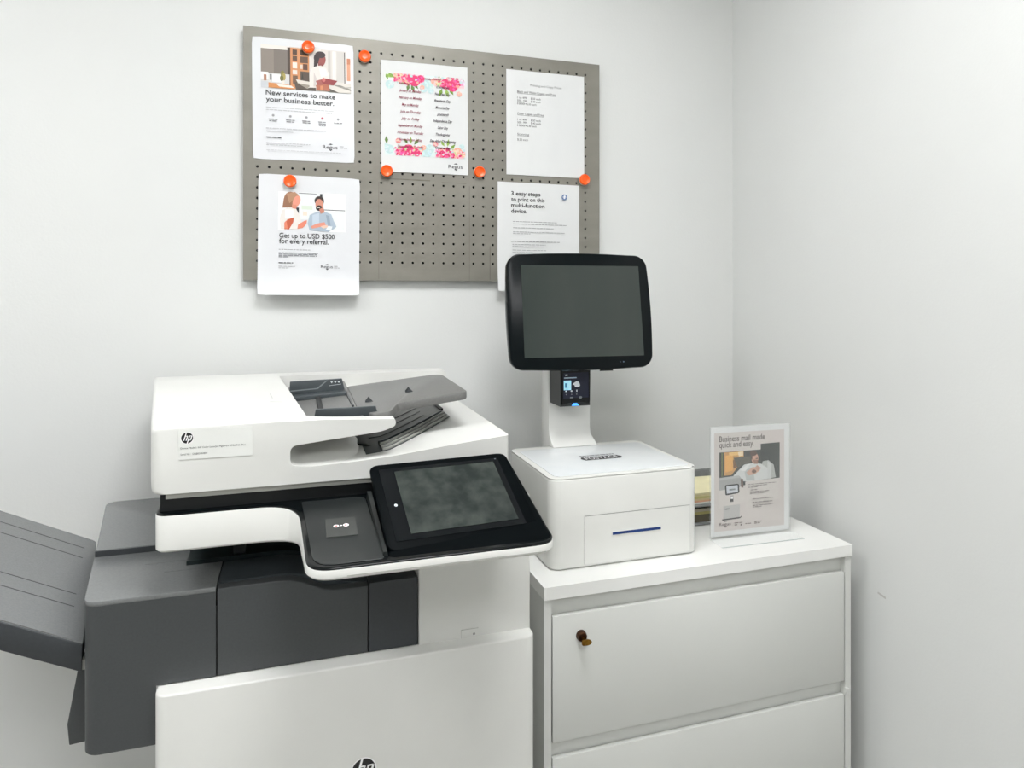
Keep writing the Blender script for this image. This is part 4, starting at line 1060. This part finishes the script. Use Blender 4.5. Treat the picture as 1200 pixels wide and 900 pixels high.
# paper guides
gp = [(.0290,1.2860),(.0330,1.3095),(.1290,1.3100),(.1340,1.2900)]
b = prism_y(gp,1.148,1.154); bevel(b,.001,1)
fg = finish('front_guide', b, M['guide'], bed)
b = prism_y([(.0330,1.3085),(.1290,1.3095),(.1290,1.3105),(.0330,1.3105)],1.1485,1.172); 
gp = [(-.0100,1.2880),(-.0085,1.3215),(.0920,1.3240),(.0985,1.2960),(.0985,1.2880)]
b = prism_y(gp,1.420,1.428); bevel(b,.0012,2)
rg_ = finish('rear_guide', b, M['guide'], bed)
b2 = prism_y([(.0000,1.2870),(.0000,1.2960),(.0990,1.3020),(.0990,1.2890)],1.385,1.42); bevel(b2,.002,2)
finish('guide_foot', b2, M['guide'], rg_)
frg = Frame((0,1.4199,0),(1,0,0),(0,0,1))
art('guide_marks', frg, [((120,126,128), [(-.009,1.3020),(.045,1.3050),(.064,1.3215),(.061,1.3217),(.043,1.3072),(-.009,1.3042)]), ((220,224,226), [(.066,1.3105),(.090,1.3128),(.090,1.3135),(.066,1.3112)])]+
    [((220,224,226), [(x,1.3190),(x+.0055,1.3194),(x+.0027,1.3155)]) for x in (.069,.076,.083)], rg_)
b = bmesh.new(); box_bm(.0400,.0480,1.20,1.37,1.2915,1.2975,b); finish('bed_gap', b, M['void'], bed, smooth=0)
b = bmesh.new(); box_bm(.1045,.1075,1.2,1.48,1.2945,1.2995,b)
# sticker on the scanner face
fsk = Frame((-.1621,1.0996,1.2535),(1,0,0),(0,0,1))
st = panel('service_sticker', fsk, 0,.1019,0,.0432,.0003,.0003, mat('sticker_film',(231,232,228),.3,noise=(20,(228,229,225),(1,1,1))), scan)
hp_logo('sticker_emblem', fsk, .0118, .0315, .0080, st, .0004)
text('sticker_text', fsk, [('Device Model : HP Color LaserJet Mgd MFP E78625dn Plus', .003, .0155, .089, .0036, (52,52,54)), ('Serial No :', .003, .0065, .0140, .0036, (52,52,54)), ('CNBRS0K0BN', .0190, .0065, .0200, .0036, (52,52,54))], st, .0006)
# small embossed arrows on the feeder cover
fa = Frame((0,0,1.3108),(1,0,0),(0,1,0))
art('cover_marks', fa, [((196,196,194), [(-.044,1.34),(-.042,1.34),(-.036,1.28),(-.038,1.28)]), ((196,196,194), [(-.040,1.245),(-.020,1.235),(-.020,1.231),(-.040,1.239)])], scan, .0003)

# ------------------------------------------------------------------ camera
cam = bpy.data.cameras.new('camera'); co = bpy.data.objects.new('camera', cam); C.objects.link(co)
FOC, YAW = 798., math.atan(255/798.)
co.location = (0,0,1.5); co.rotation_euler = (R(90),0,-YAW)
cam.sensor_fit = 'HORIZONTAL'; cam.sensor_width = 36.; cam.lens = 36.*FOC/1200.
cam.shift_y = -108./1200.; cam.clip_start = .05
bpy.context.scene.camera = co

w = bpy.data.worlds.new('world'); bpy.context.scene.world = w; w.use_nodes = True
w.node_tree.nodes['Background'].inputs[0].default_value = (1,1,1,1); w.node_tree.nodes['Background'].inputs[1].default_value = .3
vs = bpy.context.scene.view_settings
vs.view_transform = 'Standard'; vs.look = 'None'; vs.exposure = 0.; vs.gamma = 1.
for o in bpy.data.objects:
    if '_o' in o: del o['_o']
